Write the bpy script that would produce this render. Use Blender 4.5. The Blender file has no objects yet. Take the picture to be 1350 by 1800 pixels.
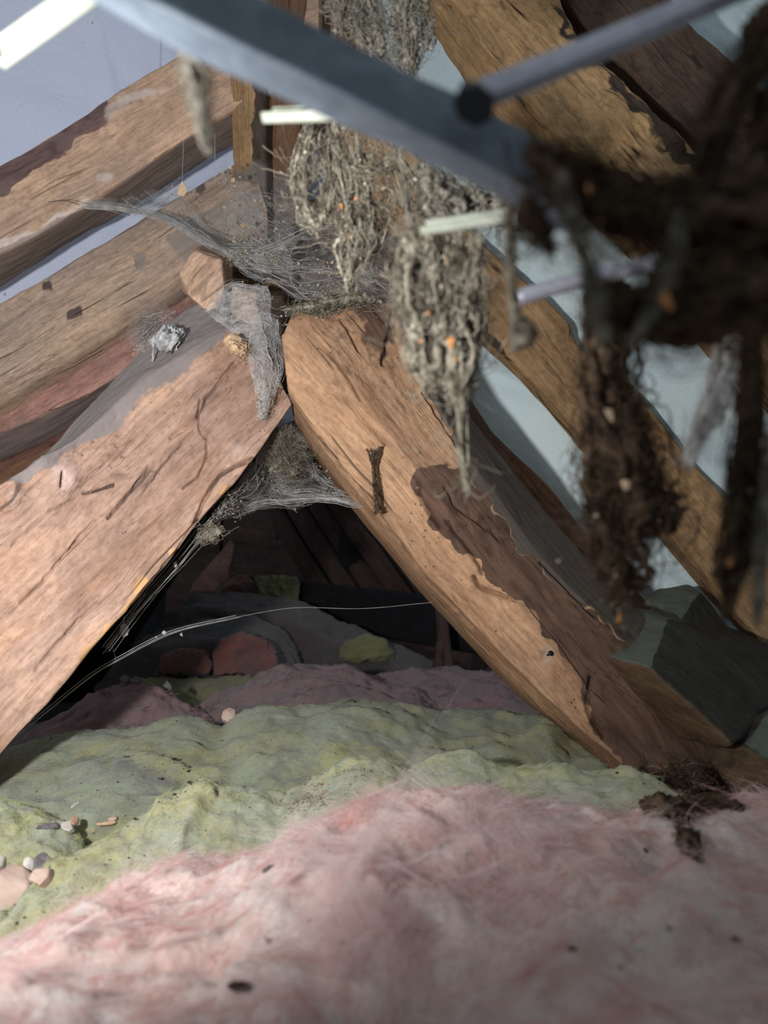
import bpy, bmesh, math, random
import numpy as np
from mathutils import Matrix, Vector

# ------------------------------------------------------------------ camera, world, torch, exposure
SC = bpy.context.scene
COL = SC.collection
F = 1313.0                      # focal length in pixels of the 1350x1800 frame
CZ, PITCH = 0.45, math.radians(8)
cam = bpy.data.cameras.new('camera'); camo = bpy.data.objects.new('camera', cam); COL.objects.link(camo)
cam.sensor_fit = 'AUTO'; cam.sensor_width = 36.0; cam.lens = F / 1800 * 36.0
cam.clip_start = 0.01
camo.location = (0, 0, CZ); camo.rotation_euler = (math.pi / 2 + PITCH, 0, 0)
cam.dof.use_dof = True; cam.dof.focus_distance = 0.97; cam.dof.aperture_fstop = 5.5
SC.camera = camo

wd = bpy.data.worlds.new('world'); SC.world = wd; wd.use_nodes = True
wd.node_tree.nodes['Background'].inputs[0].default_value = (0.62, 0.72, 0.80, 1)
wd.node_tree.nodes['Background'].inputs[1].default_value = 0.38

def lamp(name, loc, target, power, size, blend, radius, color):
    l = bpy.data.lights.new(name, 'SPOT'); o = bpy.data.objects.new(name, l); COL.objects.link(o)
    l.energy = power; l.spot_size = math.radians(size); l.spot_blend = blend
    l.shadow_soft_size = radius; l.color = color
    o.location = loc
    o.rotation_euler = (Vector(target) - Vector(loc)).to_track_quat('-Z', 'Y').to_euler()
    return o
lamp('torch', (-0.26, 0.12, 0.485), (-0.48, 1.0, 0.90), 36.0, 169, 1.0, 0.018, (0.97, 0.98, 1.0))

SC.view_settings.view_transform = 'Standard'; SC.view_settings.look = 'None'
SC.view_settings.gamma = 1.0; SC.view_settings.use_curve_mapping = False
SC.view_settings.exposure = 0.0

# ------------------------------------------------------------------ helpers
RNG = np.random.default_rng(7)
CP, SP = math.cos(PITCH), math.sin(PITCH)

def P(x, y, d):
    """a point at depth d (metres along the view axis) seen at pixel x, y"""
    u = (x - 675.0) / F * d; v = (900.0 - y) / F * d
    return np.array([u, d * CP - v * SP, CZ + d * SP + v * CP])

def proj(V):
    q = V - np.array([0, 0, CZ])
    d = q[..., 1] * CP + q[..., 2] * SP
    v = -q[..., 1] * SP + q[..., 2] * CP
    return np.stack([675 + F * q[..., 0] / d, 900 - F * v / d], -1)

def lin(r, g, b):
    f = lambda c: c / 12.92 if c <= 0.04045 else ((c + 0.055) / 1.055) ** 2.4
    return (f(r / 255), f(g / 255), f(b / 255), 1.0)

def _hash(ix, iy, iz, seed):
    h = (ix.astype(np.int64) * 374761393 + iy.astype(np.int64) * 668265263 + iz.astype(np.int64) * 2147483647 + seed * 974711) & 0xFFFFFFFF
    h = ((h ^ (h >> 13)) * 1274126177) & 0xFFFFFFFF
    h = ((h ^ (h >> 16)) * 2246822519) & 0xFFFFFFFF
    return ((h ^ (h >> 15)) & 0xFFFFFF) / float(0x7FFFFF) - 1.0

def noise(p, seed=0):
    p = np.asarray(p, float); i = np.floor(p); f = p - i; i = i.astype(np.int64)
    w = f * f * f * (f * (f * 6 - 15) + 10)
    r = 0
    for dx in (0, 1):
        wx = w[..., 0] if dx else 1 - w[..., 0]
        for dy in (0, 1):
            wy = w[..., 1] if dy else 1 - w[..., 1]
            for dz in (0, 1):
                wz = w[..., 2] if dz else 1 - w[..., 2]
                r = r + wx * wy * wz * _hash(i[..., 0] + dx, i[..., 1] + dy, i[..., 2] + dz, seed)
    return r

def fbm(p, octaves=4, seed=0, gain=0.5):
    s = 0; a = 1.0; p = np.asarray(p, float)
    for k in range(octaves):
        s = s + a * noise(p, seed + k * 17); p = p * 2.03 + 3.1; a *= gain
    return s

def ridged(p, octaves=3, seed=0):
    s = 0; a = 1.0; p = np.asarray(p, float)
    for k in range(octaves):
        s = s + a * (1 - 2 * np.abs(noise(p, seed + k * 13))); p = p * 2.1 + 1.7; a *= 0.5
    return s

def ext(e, start=0.0, end=0.0):
    """carry a pixel polyline on past its first or last point by so many pixels"""
    q = [np.array(p, float) for p in e]
    if start: v = q[0] - q[1]; q.insert(0, q[0] + v / np.hypot(v[0], v[1]) * start)
    if end: v = q[-1] - q[-2]; q.append(q[-1] + v / np.hypot(v[0], v[1]) * end)
    return [tuple(p) for p in q]

def recede(e, dx, dy, dd):
    """the same pixel polyline, shifted dx, dy pixels and dd metres deeper"""
    return [(x + dx, y + dy, d + dd) for x, y, d in e]

def resample(pts, n, smooth=2):
    """n points along a pixel polyline [(x, y, depth)] or a world polyline array"""
    q = np.array([P(*p) for p in pts]) if not isinstance(pts, np.ndarray) else pts
    s = np.r_[0, np.cumsum(np.linalg.norm(np.diff(q, axis=0), axis=1))]
    t = np.linspace(0, s[-1], n)
    o = np.stack([np.interp(t, s, q[:, k]) for k in range(3)], -1)
    for _ in range(smooth):
        o[1:-1] = 0.25 * o[:-2] + 0.5 * o[1:-1] + 0.25 * o[2:]
    return o

def make_mesh(name, V, faces, mat, parent=None, smooth=True, tone=None, frame=None, sharp_from=None):
    """link ONE mesh object; faces is a list of index arrays (quads and/or tris)"""
    me = bpy.data.meshes.new(name)
    V = np.asarray(V, float)
    mw = Matrix.Identity(4)
    if frame is not None:
        R = np.asarray(frame[:3]); o = np.asarray(frame[3])
        V = (V - o) @ R.T
        mw = Matrix(((R[0][0], R[1][0], R[2][0], o[0]), (R[0][1], R[1][1], R[2][1], o[1]), (R[0][2], R[1][2], R[2][2], o[2]), (0, 0, 0, 1)))
    elif parent is None:
        o = np.array([V[:, 0].mean(), V[:, 1].mean(), V[:, 2].min()]); V = V - o
        mw = Matrix.Translation(o)
    faces = [np.asarray(f, np.int32) for f in faces if len(f)]
    loops = np.concatenate([f.ravel() for f in faces])
    tot = np.concatenate([np.full(len(f), f.shape[1], np.int32) for f in faces])
    start = np.r_[0, np.cumsum(tot)[:-1]].astype(np.int32)
    me.vertices.add(len(V)); me.vertices.foreach_set('co', V.ravel())
    me.loops.add(len(loops)); me.loops.foreach_set('vertex_index', loops)
    me.polygons.add(len(tot)); me.polygons.foreach_set('loop_start', start); me.polygons.foreach_set('loop_total', tot)
    sm = np.full(len(tot), smooth, bool)
    if sharp_from is not None: sm[sharp_from:] = False
    me.polygons.foreach_set('use_smooth', sm)
    if tone is not None:
        a = me.color_attributes.new('tone', 'FLOAT_COLOR', 'POINT')
        tone = np.asarray(tone, float); t4 = np.ones((len(V), 4)); t4[:, :tone.shape[1]] = tone
        a.data.foreach_set('color', t4.ravel())
    me.update(calc_edges=True); me.validate()
    if mat: me.materials.append(mat)
    ob = bpy.data.objects.new(name, me); COL.objects.link(ob)
    ob.matrix_world = mw
    if parent is not None:
        ob.parent = parent
        if frame is not None: ob.matrix_parent_inverse = parent.matrix_world.inverted()
    return ob

def tag(o, label=None, cat=None, group=None, kind=None):
    if label: o['label'] = label
    if cat: o['category'] = cat
    if group: o['group'] = group
    if kind: o['kind'] = kind
    return o

def child_of(o, parent):
    """parent o, keeping it where it stands"""
    bpy.context.view_layer.update()
    o.parent = parent; o.matrix_parent_inverse = parent.matrix_world.inverted()
    return o

def polymask(px, poly, soft, wob=0.0, seed=3):
    """1 inside a pixel polygon, fading over soft pixels; wobbled edge"""
    poly = np.asarray(poly, float); x, y = px[:, 0], px[:, 1]
    if wob:
        q = np.stack([x / 30, y / 30, x * 0], -1)
        x = x + wob * fbm(q, 3, seed); y = y + wob * fbm(q + 31.7, 3, seed)
    ins = np.zeros(len(px), bool); dmin = np.full(len(px), 1e9)
    for (x0, y0), (x1, y1) in zip(poly, np.roll(poly, -1, 0)):
        c = ((y0 > y) != (y1 > y))
        with np.errstate(divide='ignore', invalid='ignore'):
            xi = (x1 - x0) * (y - y0) / (y1 - y0 + 1e-9) + x0
        ins ^= c & (x < xi)
        dx, dy = x1 - x0, y1 - y0
        t = np.clip(((x - x0) * dx + (y - y0) * dy) / (dx * dx + dy * dy + 1e-9), 0, 1)
        dmin = np.minimum(dmin, np.hypot(x - x0 - t * dx, y - y0 - t * dy))
    sd = np.where(ins, dmin, -dmin)
    return np.clip(0.5 + sd / (2 * soft), 0, 1)

def normals_grid(G):
    du = np.gradient(G, axis=0); dv = np.roll(G, -1, 1) - np.roll(G, 1, 1)
    n = np.cross(du, dv); n /= np.linalg.norm(n, axis=-1, keepdims=True) + 1e-12
    return n

def ring_faces(n, m):
    i = np.arange(n - 1)[:, None]; j = np.arange(m)[None, :]
    a = i * m + j; b = i * m + (j + 1) % m; c = (i + 1) * m + (j + 1) % m; d = (i + 1) * m + j
    return np.stack([a, b, c, d], -1).reshape(-1, 4)

def grid_faces(n, m):
    i = np.arange(n - 1)[:, None]; j = np.arange(m - 1)[None, :]
    a = i * m + j
    return np.stack([a, a + 1, a + m + 1, a + m], -1).reshape(-1, 4)

def loft_grid(edges, sub, spline):
    E = np.stack(edges, 1)                       # n, k, 3
    k = E.shape[1]; cols = []
    for a in range(k):
        p0, p1, p2, p3 = E[:, (a - 1) % k], E[:, a], E[:, (a + 1) % k], E[:, (a + 2) % k]
        for t in np.arange(sub[a]) / sub[a]:
            if spline:
                cols.append(0.5 * (2 * p1 + (p2 - p0) * t + (2 * p0 - 5 * p1 + 4 * p2 - p3) * t * t + (3 * p1 - p0 - 3 * p2 + p3) * t ** 3))
            else:
                cols.append(p1 * (1 - t) + p2 * t)
    return np.stack(cols, 1)

def axis_frame(G):
    a, b = G[0].mean(0), G[-1].mean(0)
    X = (b - a) / np.linalg.norm(b - a)
    Z = np.array([0, 0, 1.0]) if abs(X[2]) < 0.95 else np.array([0, 1.0, 0])
    Z = Z - X * (Z @ X); Z /= np.linalg.norm(Z)
    Y = np.cross(Z, X)
    return [X, Y, Z, (a + b) / 2]

def timber(name, edges, sub, n, mat, rnd=2, wav=0.004, rough=0.0012, paint=(), bumps=(), seed=0, parent=None, lines=()):
    """a length of wood: pixel/world edge polylines joined into a closed section, worn and uneven"""
    ed = [resample(e, n) for e in edges]
    G = loft_grid(ed, sub, False)
    for _ in range(rnd):
        G = 0.25 * np.roll(G, 1, 1) + 0.5 * G + 0.25 * np.roll(G, -1, 1)
    c = G.mean(1, keepdims=True)
    fr = axis_frame(G)
    N = normals_grid(G)
    out = np.sign(np.sum(N * (G - c), -1).mean()); N = N * out
    L = (G - fr[3]) @ np.stack(fr[:3]).T
    D = wav * fbm(L * np.array([7, 13, 13]) + seed, 2, seed) + rough * fbm(L * np.array([25, 140, 140]), 3, seed + 5)
    px = proj(G.reshape(-1, 3))
    fac = (np.sum(N * (G - np.array([0, 0, CZ])), -1) < 0).ravel()
    D = D.ravel()
    for (x, y, r, h) in bumps:
        g = np.exp(-((px[:, 0] - x) ** 2 + (px[:, 1] - y) ** 2) / (r * r))
        D = D + np.where(fac, h * g, 0)
    grime = np.zeros(len(px))
    for (poly, w, h) in lines:
        q = spline_path(np.array(poly, float), 40); dd = np.full(len(px), 1e9)
        q = q + np.stack([2.5 * noise(np.stack([q[:, 0] / 14, q[:, 1] / 14, q[:, 0] * 0], 1), 5), q[:, 0] * 0], 1)
        for (x0, y0), (x1, y1) in zip(q[:-1], q[1:]):
            t = np.clip(((px[:, 0] - x0) * (x1 - x0) + (px[:, 1] - y0) * (y1 - y0)) / ((x1 - x0) ** 2 + (y1 - y0) ** 2 + 1e-9), 0, 1)
            dd = np.minimum(dd, np.hypot(px[:, 0] - x0 - t * (x1 - x0), px[:, 1] - y0 - t * (y1 - y0)))
        D = D - np.where(fac, h * np.exp(-(dd / w) ** 2), 0)
        grime = np.maximum(grime, fac * np.exp(-(dd / (w * .75)) ** 2) * np.clip(0.55 + 0.9 * noise(np.stack([px[:, 0] / 40, px[:, 1] / 40, px[:, 0] * 0], 1), 8), 0.15, 1))
    V = (G.reshape(-1, 3) + N.reshape(-1, 3) * D[:, None])
    m = G.shape[1]
    tone = np.zeros((len(V), 4)); tone[:, 3] = 1 - grime
    for (ch, poly, soft, wob, *st) in paint:
        tone[:, ch] = np.maximum(tone[:, ch], polymask(px, poly, soft, wob, seed + 1) * fac * (st[0] if st else 1.0))
    quads = ring_faces(n, m)
    if out < 0: quads = quads[:, ::-1]
    caps = []; VV = [V]; TT = [tone]; base = len(V)
    for end, flip in ((0, 0), (n - 1, 1)):
        ring = V[end * m:(end + 1) * m]; cc = ring.mean(0)
        mid = cc + (ring - cc) * 0.55 
        VV += [ring, mid, cc[None]]; TT += [tone[end * m:(end + 1) * m]] * 2 + [tone[end * m:end * m + 1]]
        j = np.arange(m); jn = (j + 1) % m
        q = np.stack([base + j, base + m + j, base + m + jn, base + jn], -1)
        t = np.stack([base + m + j, np.full(m, base + 2 * m), base + m + jn], -1)
        if (flip == 1) ^ (out < 0): q = q[:, ::-1]; t = t[:, ::-1]
        caps.append((q, t)); base += 2 * m + 1
    nq = len(quads) + 2 * m
    return make_mesh(name, np.concatenate(VV), [quads, caps[0][0], caps[1][0], caps[0][1], caps[1][1]], mat, parent, True, np.concatenate(TT), fr, nq)

def off(e, n, dx=0, dy=0, dz=0):
    return resample(e, n) + np.array([dx, dy, dz])

def hull(name, pts, mat, parent=None, bevel=0.003, cuts=2, rough=0.001, seed=0, axis=None, tonev=None, world=False, paint=()):
    """a worn faceted solid from corner points"""
    bm = bmesh.new()
    for p in pts: bm.verts.new(p if world else P(*p))
    r = bmesh.ops.convex_hull(bm, input=bm.verts)
    junk = [g for g in r['geom_interior'] + r['geom_unused'] if isinstance(g, bmesh.types.BMVert)]
    if junk: bmesh.ops.delete(bm, geom=list(set(junk)), context='VERTS')
    bmesh.ops.dissolve_limit(bm, angle_limit=0.12, verts=bm.verts, edges=bm.edges)
    if bevel: bmesh.ops.bevel(bm, geom=list(bm.edges), offset=bevel, segments=2, profile=0.5, affect='EDGES', clamp_overlap=True)
    bmesh.ops.triangulate(bm, faces=bm.faces)
    for _ in range(cuts):
        L = max(e.calc_length() for e in bm.edges)
        es = [e for e in bm.edges if e.calc_length() > L * 0.35]
        bmesh.ops.subdivide_edges(bm, edges=es, cuts=1)
        bmesh.ops.triangulate(bm, faces=bm.faces)
    bm.verts.ensure_lookup_table(); bm.normal_update()
    V = np.array([v.co[:] for v in bm.verts]); N = np.array([v.normal[:] for v in bm.verts])
    V = V + N * (rough * fbm(V * 45 + seed, 3, seed))[:, None]
    T = np.array([[v.index for v in f.verts] for f in bm.faces]); bm.free()
    fr = None
    if axis is not None:
        X = np.asarray(axis, float); X /= np.linalg.norm(X)
        Z = np.array([0, 0, 1.0]) - X * X[2]; Z /= np.linalg.norm(Z)
        fr = [X, np.cross(Z, X), Z, V.mean(0)]
    tone = np.zeros((len(V), 3))
    if tonev is not None: tone[:] = tonev
    for ch, poly, soft, st in paint: tone[:, ch] = np.maximum(tone[:, ch], st * polymask(proj(V), poly, soft, 3, seed))
    o = make_mesh(name, V, [T], mat, parent, False, tone, fr)
    return o

# ---- strands, ropes, fibres
def spline_path(pts, K):
    """smooth K-point path (Catmull-Rom) through rows of any width"""
    q = np.asarray(pts, float)
    if len(q) == 2: return q[0] + (q[1] - q[0]) * np.linspace(0, 1, K)[:, None]
    e = np.vstack([2 * q[0] - q[1], q, 2 * q[-1] - q[-2]])
    t = np.linspace(0, len(q) - 1 - 1e-6, K); i = t.astype(int); f = (t - i)[:, None]
    p0, p1, p2, p3 = e[i], e[i + 1], e[i + 2], e[i + 3]
    return 0.5 * (2 * p1 + (p2 - p0) * f + (2 * p0 - 5 * p1 + 4 * p2 - p3) * f * f + (3 * p1 - p0 - 3 * p2 + p3) * f ** 3)

def tubes(paths, radii, sides=4):
    """paths S,K,3; radii S,K -> verts, quads"""
    S, K, _ = paths.shape
    T = np.gradient(paths, axis=1); T /= np.linalg.norm(T, axis=-1, keepdims=True) + 1e-12
    ref = np.array([0.31, 0.84, 0.44])
    A = np.cross(T, ref); A /= np.linalg.norm(A, axis=-1, keepdims=True) + 1e-9
    B = np.cross(T, A)
    th = np.arange(sides) / sides * 2 * np.pi
    ring = A[:, :, None] * np.cos(th)[None, None, :, None] + B[:, :, None] * np.sin(th)[None, None, :, None]
    V = paths[:, :, None] + ring * radii[:, :, None, None]
    f = ring_faces(K, sides)
    Fq = (f[None] + (np.arange(S) * K * sides)[:, None, None]).reshape(-1, 4)
    return V.reshape(-1, 3), Fq

def join(parts):
    VV, FF, b = [], [], 0
    for V, f in parts:
        VV.append(V); FF.append(np.asarray(f) + b); b += len(V)
    k = {}
    for f in FF: k.setdefault(f.shape[1], []).append(f)
    return np.concatenate(VV), [np.concatenate(v) for v in k.values()]

def guide(pts, K):
    """pixel guide rows (x, y, depth, spread_px) -> path K,3 and spread in metres K"""
    q = spline_path(pts, K)
    path = np.array([P(*r[:3]) for r in q])
    return path, np.maximum(q[:, 3], 0.4) * q[:, 2] / F

def strands(guides, r, K=26, seed=0, wander=0.8, lump=0.6):
    """bundles of dusty threads round pixel guides: [(rows, count)]"""
    rng = np.random.default_rng(seed); out = []
    for gi, (rows, cnt) in enumerate(guides):
        g, sp = guide(rows, 60)
        a = rng.uniform(-0.05, 0.5, cnt); b = a + rng.uniform(0.25, 0.8, cnt)
        t = np.clip(a[:, None] + (b - a)[:, None] * np.linspace(0, 1, K)[None], 0, 1) * 59
        i = np.minimum(t.astype(int), 58); f = t - i
        c = g[i] * (1 - f)[..., None] + g[i + 1] * f[..., None]; s = sp[i] * (1 - f) + sp[i + 1] * f
        o = rng.normal(0, 0.6, (cnt, 1, 3))
        ph = rng.uniform(0, 50, (cnt, 1, 1))
        kk = np.linspace(0, 4, K)[None, :, None] * rng.uniform(0.6, 2, (cnt, 1, 1))
        w = np.stack([noise(np.concatenate([kk + ph, ph + 7 * j + kk * 0, ph * 0 + j * 3.3 + kk * 0], -1), seed + j) for j in range(3)], -1)
        p = c + (o + wander * 1.4 * w) * s[..., None]
        rr = r * rng.lognormal(0, 0.45, (cnt, 1)) * (1 + lump * noise(np.concatenate([kk * 3 + ph, ph + kk * 0, kk * 0], -1), seed + 9))
        tap = np.minimum(1, np.minimum(np.arange(K), np.arange(K)[::-1]) / 3 + 0.25)
        out.append(tubes(p, np.maximum(rr, r * 0.2) * tap[None], 4))
    return out

def cords(rows, cnt, frac, seed, r_jit=0.5, sides=8, K=64, ragged=0.8):
    """matted cords twisted together inside a guide's spread"""
    rng = np.random.default_rng(seed); g, sp = guide(rows, K)
    out = []
    for k in range(cnt):
        a, b = sorted(rng.uniform(-0.25, 1.25, 2)); 
        if b - a < 0.45: a, b = a - 0.2, b + 0.3
        t = np.linspace(max(a, 0), min(b, 1), K) * (K - 1); i = np.minimum(t.astype(int), K - 2); f = (t - i)[:, None]
        c = g[i] * (1 - f) + g[i + 1] * f; s = (sp[i] * (1 - f[:, 0]) + sp[i + 1] * f[:, 0])
        u = np.linspace(0, 3, K)[:, None] + rng.uniform(0, 90)
        w = np.concatenate([noise(np.concatenate([u, u * 0 + 5 * j, u * 0], 1), seed + k)[:, None] for j in range(3)], 1)
        o = rng.normal(0, 0.5, 3) * np.array([1, 0.7, 0.3])
        c = c + (o + 0.7 * w * np.array([1, 1, .4])) * s[:, None]
        rad = s * frac * rng.lognormal(0, r_jit * 0.6) * np.minimum(1, np.minimum(np.arange(K), np.arange(K)[::-1]) / 7 + 0.12)
        V, q = tubes(c[None], rad[None], sides)
        C = np.repeat(c, sides, 0); fr = 0.6 / max(np.median(rad), 4e-4)
        n = 1 + ragged * fbm(V * fr, 3, seed + k, 0.7)
        out.append((C + (V - C) * np.maximum(n, 0.1)[:, None], q))
    return out

def core(rows, seed=0, K=70, sides=20, fill=0.7, ragged=0.55, freq=1.0):
    """a matted lumpy rope with the guide's spread as its radius"""
    g, sp = guide(rows, K)
    V, f = tubes(g[None], (sp * fill)[None], sides)
    C = np.repeat(g, sides, 0); R = np.repeat(sp, sides)[:, None]
    d = V - C
    s = freq / max(np.median(sp), 0.002)
    n = 1 + ragged * fbm(V * s * 0.9, 4, seed, 0.65) + 0.3 * ragged * ridged(V * s * 2.2, 2, seed + 3)
    V = C + d * np.maximum(n, 0.08)[:, None]
    V = V + R * 0.25 * np.stack([noise(V * s * 0.6 + 9 * j, seed + j) for j in range(3)], -1)
    caps = []
    return V, f

def loops(centres, r, size, cnt, seed=0, K=18, droop=0.8):
    """sagging threads between random points of a cloud"""
    rng = np.random.default_rng(seed); c = np.asarray(centres)
    a = c[rng.integers(0, len(c), cnt)]
    b = a + rng.normal(0, 1, (cnt, 3)) * size * np.array([1, 0.5, 0.8])
    t = np.linspace(0, 1, K)[None, :, None]
    p = a[:, None] * (1 - t) + b[:, None] * t
    p[..., 2] -= (4 * t * (1 - t))[..., 0] * size * droop * rng.uniform(0.2, 1, (cnt, 1))
    p = p + 0.12 * size * np.stack([noise(p / size * 2.5 + 5 * j, seed + j) for j in range(3)], -1)
    rr = r * rng.lognormal(0, 0.4, (cnt, 1)) * np.ones((cnt, K))
    return tubes(p, rr, 4)

def specks(points, size, seed=0, flat=1.0, normals=None):
    """many tiny angular bits (octahedra) at points"""
    rng = np.random.default_rng(seed); n = len(points)
    base = np.array([[1, 0, 0], [-1, 0, 0], [0, 1, 0], [0, -1, 0], [0, 0, 1], [0, 0, -1]], float)
    tri = np.array([[0, 2, 4], [2, 1, 4], [1, 3, 4], [3, 0, 4], [2, 0, 5], [1, 2, 5], [3, 1, 5], [0, 3, 5]])
    sc = size * rng.lognormal(0, 0.5, (n, 1, 1)) * rng.uniform(0.35, 1.3, (n, 1, 3))
    if flat != 1: sc[..., 2] *= flat
    q = rng.normal(0, 1, (n, 3, 3)); q, _ = np.linalg.qr(q)
    if flat != 1:
        a = rng.uniform(0, 6.28, n); q = np.zeros((n, 3, 3)); q[:, 0, 0] = np.cos(a); q[:, 0, 1] = -np.sin(a); q[:, 1, 0] = np.sin(a); q[:, 1, 1] = np.cos(a); q[:, 2, 2] = 1
        q = q + rng.normal(0, 0.18, q.shape)
    V = (base[None] * sc) @ np.transpose(q, (0, 2, 1)) + np.asarray(points)[:, None]
    return V.reshape(-1, 3), (tri[None] + (np.arange(n) * 6)[:, None, None]).reshape(-1, 3)

def fibres(name, P0, N0, flow, length, r, mat, parent, bundles=300, per=40, spread=0.004, lift=0.004, jitter=0.35, K=7, seed=0, curl=0.3):
    """loose glass fibres lying on a batt, in combed wisps (one hair-curves object)"""
    rng = np.random.default_rng(seed)
    ids = rng.integers(0, len(P0), bundles)
    p = np.repeat(P0[ids], per, 0); n = np.repeat(N0[ids], per, 0); M = len(p)
    ang = flow + 1.6 * noise(P0[ids] * 9, seed) + rng.normal(0, 0.45, bundles)
    ang = np.repeat(ang, per) + rng.normal(0, jitter, M)
    t = np.stack([np.cos(ang), np.sin(ang), np.zeros(M)], -1)
    t = t - n * np.sum(t * n, -1, keepdims=True); t /= np.linalg.norm(t, axis=-1, keepdims=True) + 1e-9
    b = np.cross(n, t)
    s1 = np.repeat(spread * rng.lognormal(0, 0.5, bundles), per)[:, None]
    st = p + b * rng.normal(0, 1, (M, 1)) * s1 + t * rng.normal(0, 1, (M, 1)) * s1 * 1.6
    L = np.repeat(length * rng.lognormal(0, 0.35, bundles), per) * rng.uniform(0.5, 1.1, M)
    u = np.linspace(0, 1, K)[None, :, None]
    cv = np.repeat(rng.normal(0, curl, bundles), per) + rng.normal(0, curl * 0.6, M)
    h = np.repeat(rng.uniform(0.1, 1, bundles), per) * rng.uniform(0.3, 1.2, M) * lift
    X = st[:, None] + t[:, None] * (u - 0.3) * L[:, None, None] + b[:, None] * (cv * L)[:, None, None] * u * u \
        + n[:, None] * ((h[:, None, None]) * np.sin(np.pi * (0.12 + 0.8 * u)) - 0.0008)
    cu = bpy.data.hair_curves.new(name)
    cu.add_curves([K] * M)
    inv = np.array(parent.matrix_world.inverted())
    Xl = X.reshape(-1, 3) @ inv[:3, :3].T + inv[:3, 3]
    cu.position_data.foreach_set('vector', Xl.astype(np.float32).ravel())
    ra = cu.attributes.get('radius') or cu.attributes.new('radius', 'FLOAT', 'POINT')
    tp = r * np.array([1] * (K - 2) + [0.8, 0.3])
    ra.data.foreach_set('value', np.tile(tp, M).astype(np.float32))
    cu.materials.append(mat)
    o = bpy.data.objects.new(name, cu); COL.objects.link(o); o.parent = parent
    tag(o, kind='stuff')
    return o

# ------------------------------------------------------------------ materials
class NT:
    def __init__(s, name):
        s.m = bpy.data.materials.new(name); s.m.use_nodes = True; s.t = s.m.node_tree
        s.b = s.t.nodes['Principled BSDF']; s.out = s.t.nodes['Material Output']
        s.tc = s.t.nodes.new('ShaderNodeTexCoord')
    def n(s, t, **kw):
        x = s.t.nodes.new(t)
        for k, v in kw.items(): setattr(x, k, v)
        return x
    def lk(s, a, b): s.t.links.new(a, b)
    def put(s, sock, v):
        if hasattr(v, 'is_output'): s.lk(v, sock)
        else: sock.default_value = v
    def map(s, vec, sc, loc=(0, 0, 0)):
        x = s.n('ShaderNodeMapping'); s.lk(vec, x.inputs[0]); x.inputs['Scale'].default_value = sc; x.inputs['Location'].default_value = loc
        return x.outputs[0]
    def noise(s, vec, scale, detail=4, rough=0.55, dist=0.0, col=False):
        x = s.n('ShaderNodeTexNoise'); s.lk(vec, x.inputs['Vector']); x.inputs['Scale'].default_value = scale
        x.inputs['Detail'].default_value = detail; x.inputs['Roughness'].default_value = rough; x.inputs['Distortion'].default_value = dist
        return x.outputs[1 if col else 0]
    def ramp(s, f, stops):
        x = s.n('ShaderNodeValToRGB'); s.lk(f, x.inputs[0]); e = x.color_ramp.elements
        while len(e) < len(stops): e.new(0.5)
        for i, (p, c) in enumerate(stops):
            e[i].position = p; e[i].color = c if not isinstance(c, (int, float)) else (c, c, c, 1)
        return x.outputs[0]
    def mix(s, f, a, b, mode='MIX'):
        x = s.n('ShaderNodeMix', data_type='RGBA', blend_type=mode)
        s.put(x.inputs[0], f); s.put(x.inputs[6], a); s.put(x.inputs[7], b)
        return x.outputs[2]
    def math(s, op, a, b=0.0, clamp=False):
        x = s.n('ShaderNodeMath', operation=op); x.use_clamp = clamp
        s.put(x.inputs[0], a); s.put(x.inputs[1], b)
        return x.outputs[0]
    def step(s, v, lo, hi, a=0.0, b=1.0):
        x = s.n('ShaderNodeMapRange'); x.interpolation_type = 'SMOOTHSTEP'
        s.put(x.inputs[0], v); x.inputs[1].default_value = lo; x.inputs[2].default_value = hi
        x.inputs[3].default_value = a; x.inputs[4].default_value = b
        return x.outputs[0]
    def bump(s, h, strength, dist):
        x = s.n('ShaderNodeBump'); s.lk(h, x.inputs['Height']); x.inputs['Strength'].default_value = strength; x.inputs['Distance'].default_value = dist
        s.lk(x.outputs[0], s.b.inputs['Normal'])
    def vec(s, op, a, b):
        x = s.n('ShaderNodeVectorMath', operation=op); s.put(x.inputs[0], a); s.put(x.inputs[1], b)
        return x.outputs[0]
    def fin(s, col, rough=0.85, spec=0.2):
        s.put(s.b.inputs['Base Color'], col); s.put(s.b.inputs['Roughness'], rough); s.b.inputs['Specular IOR Level'].default_value = spec
        return s.m

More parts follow.
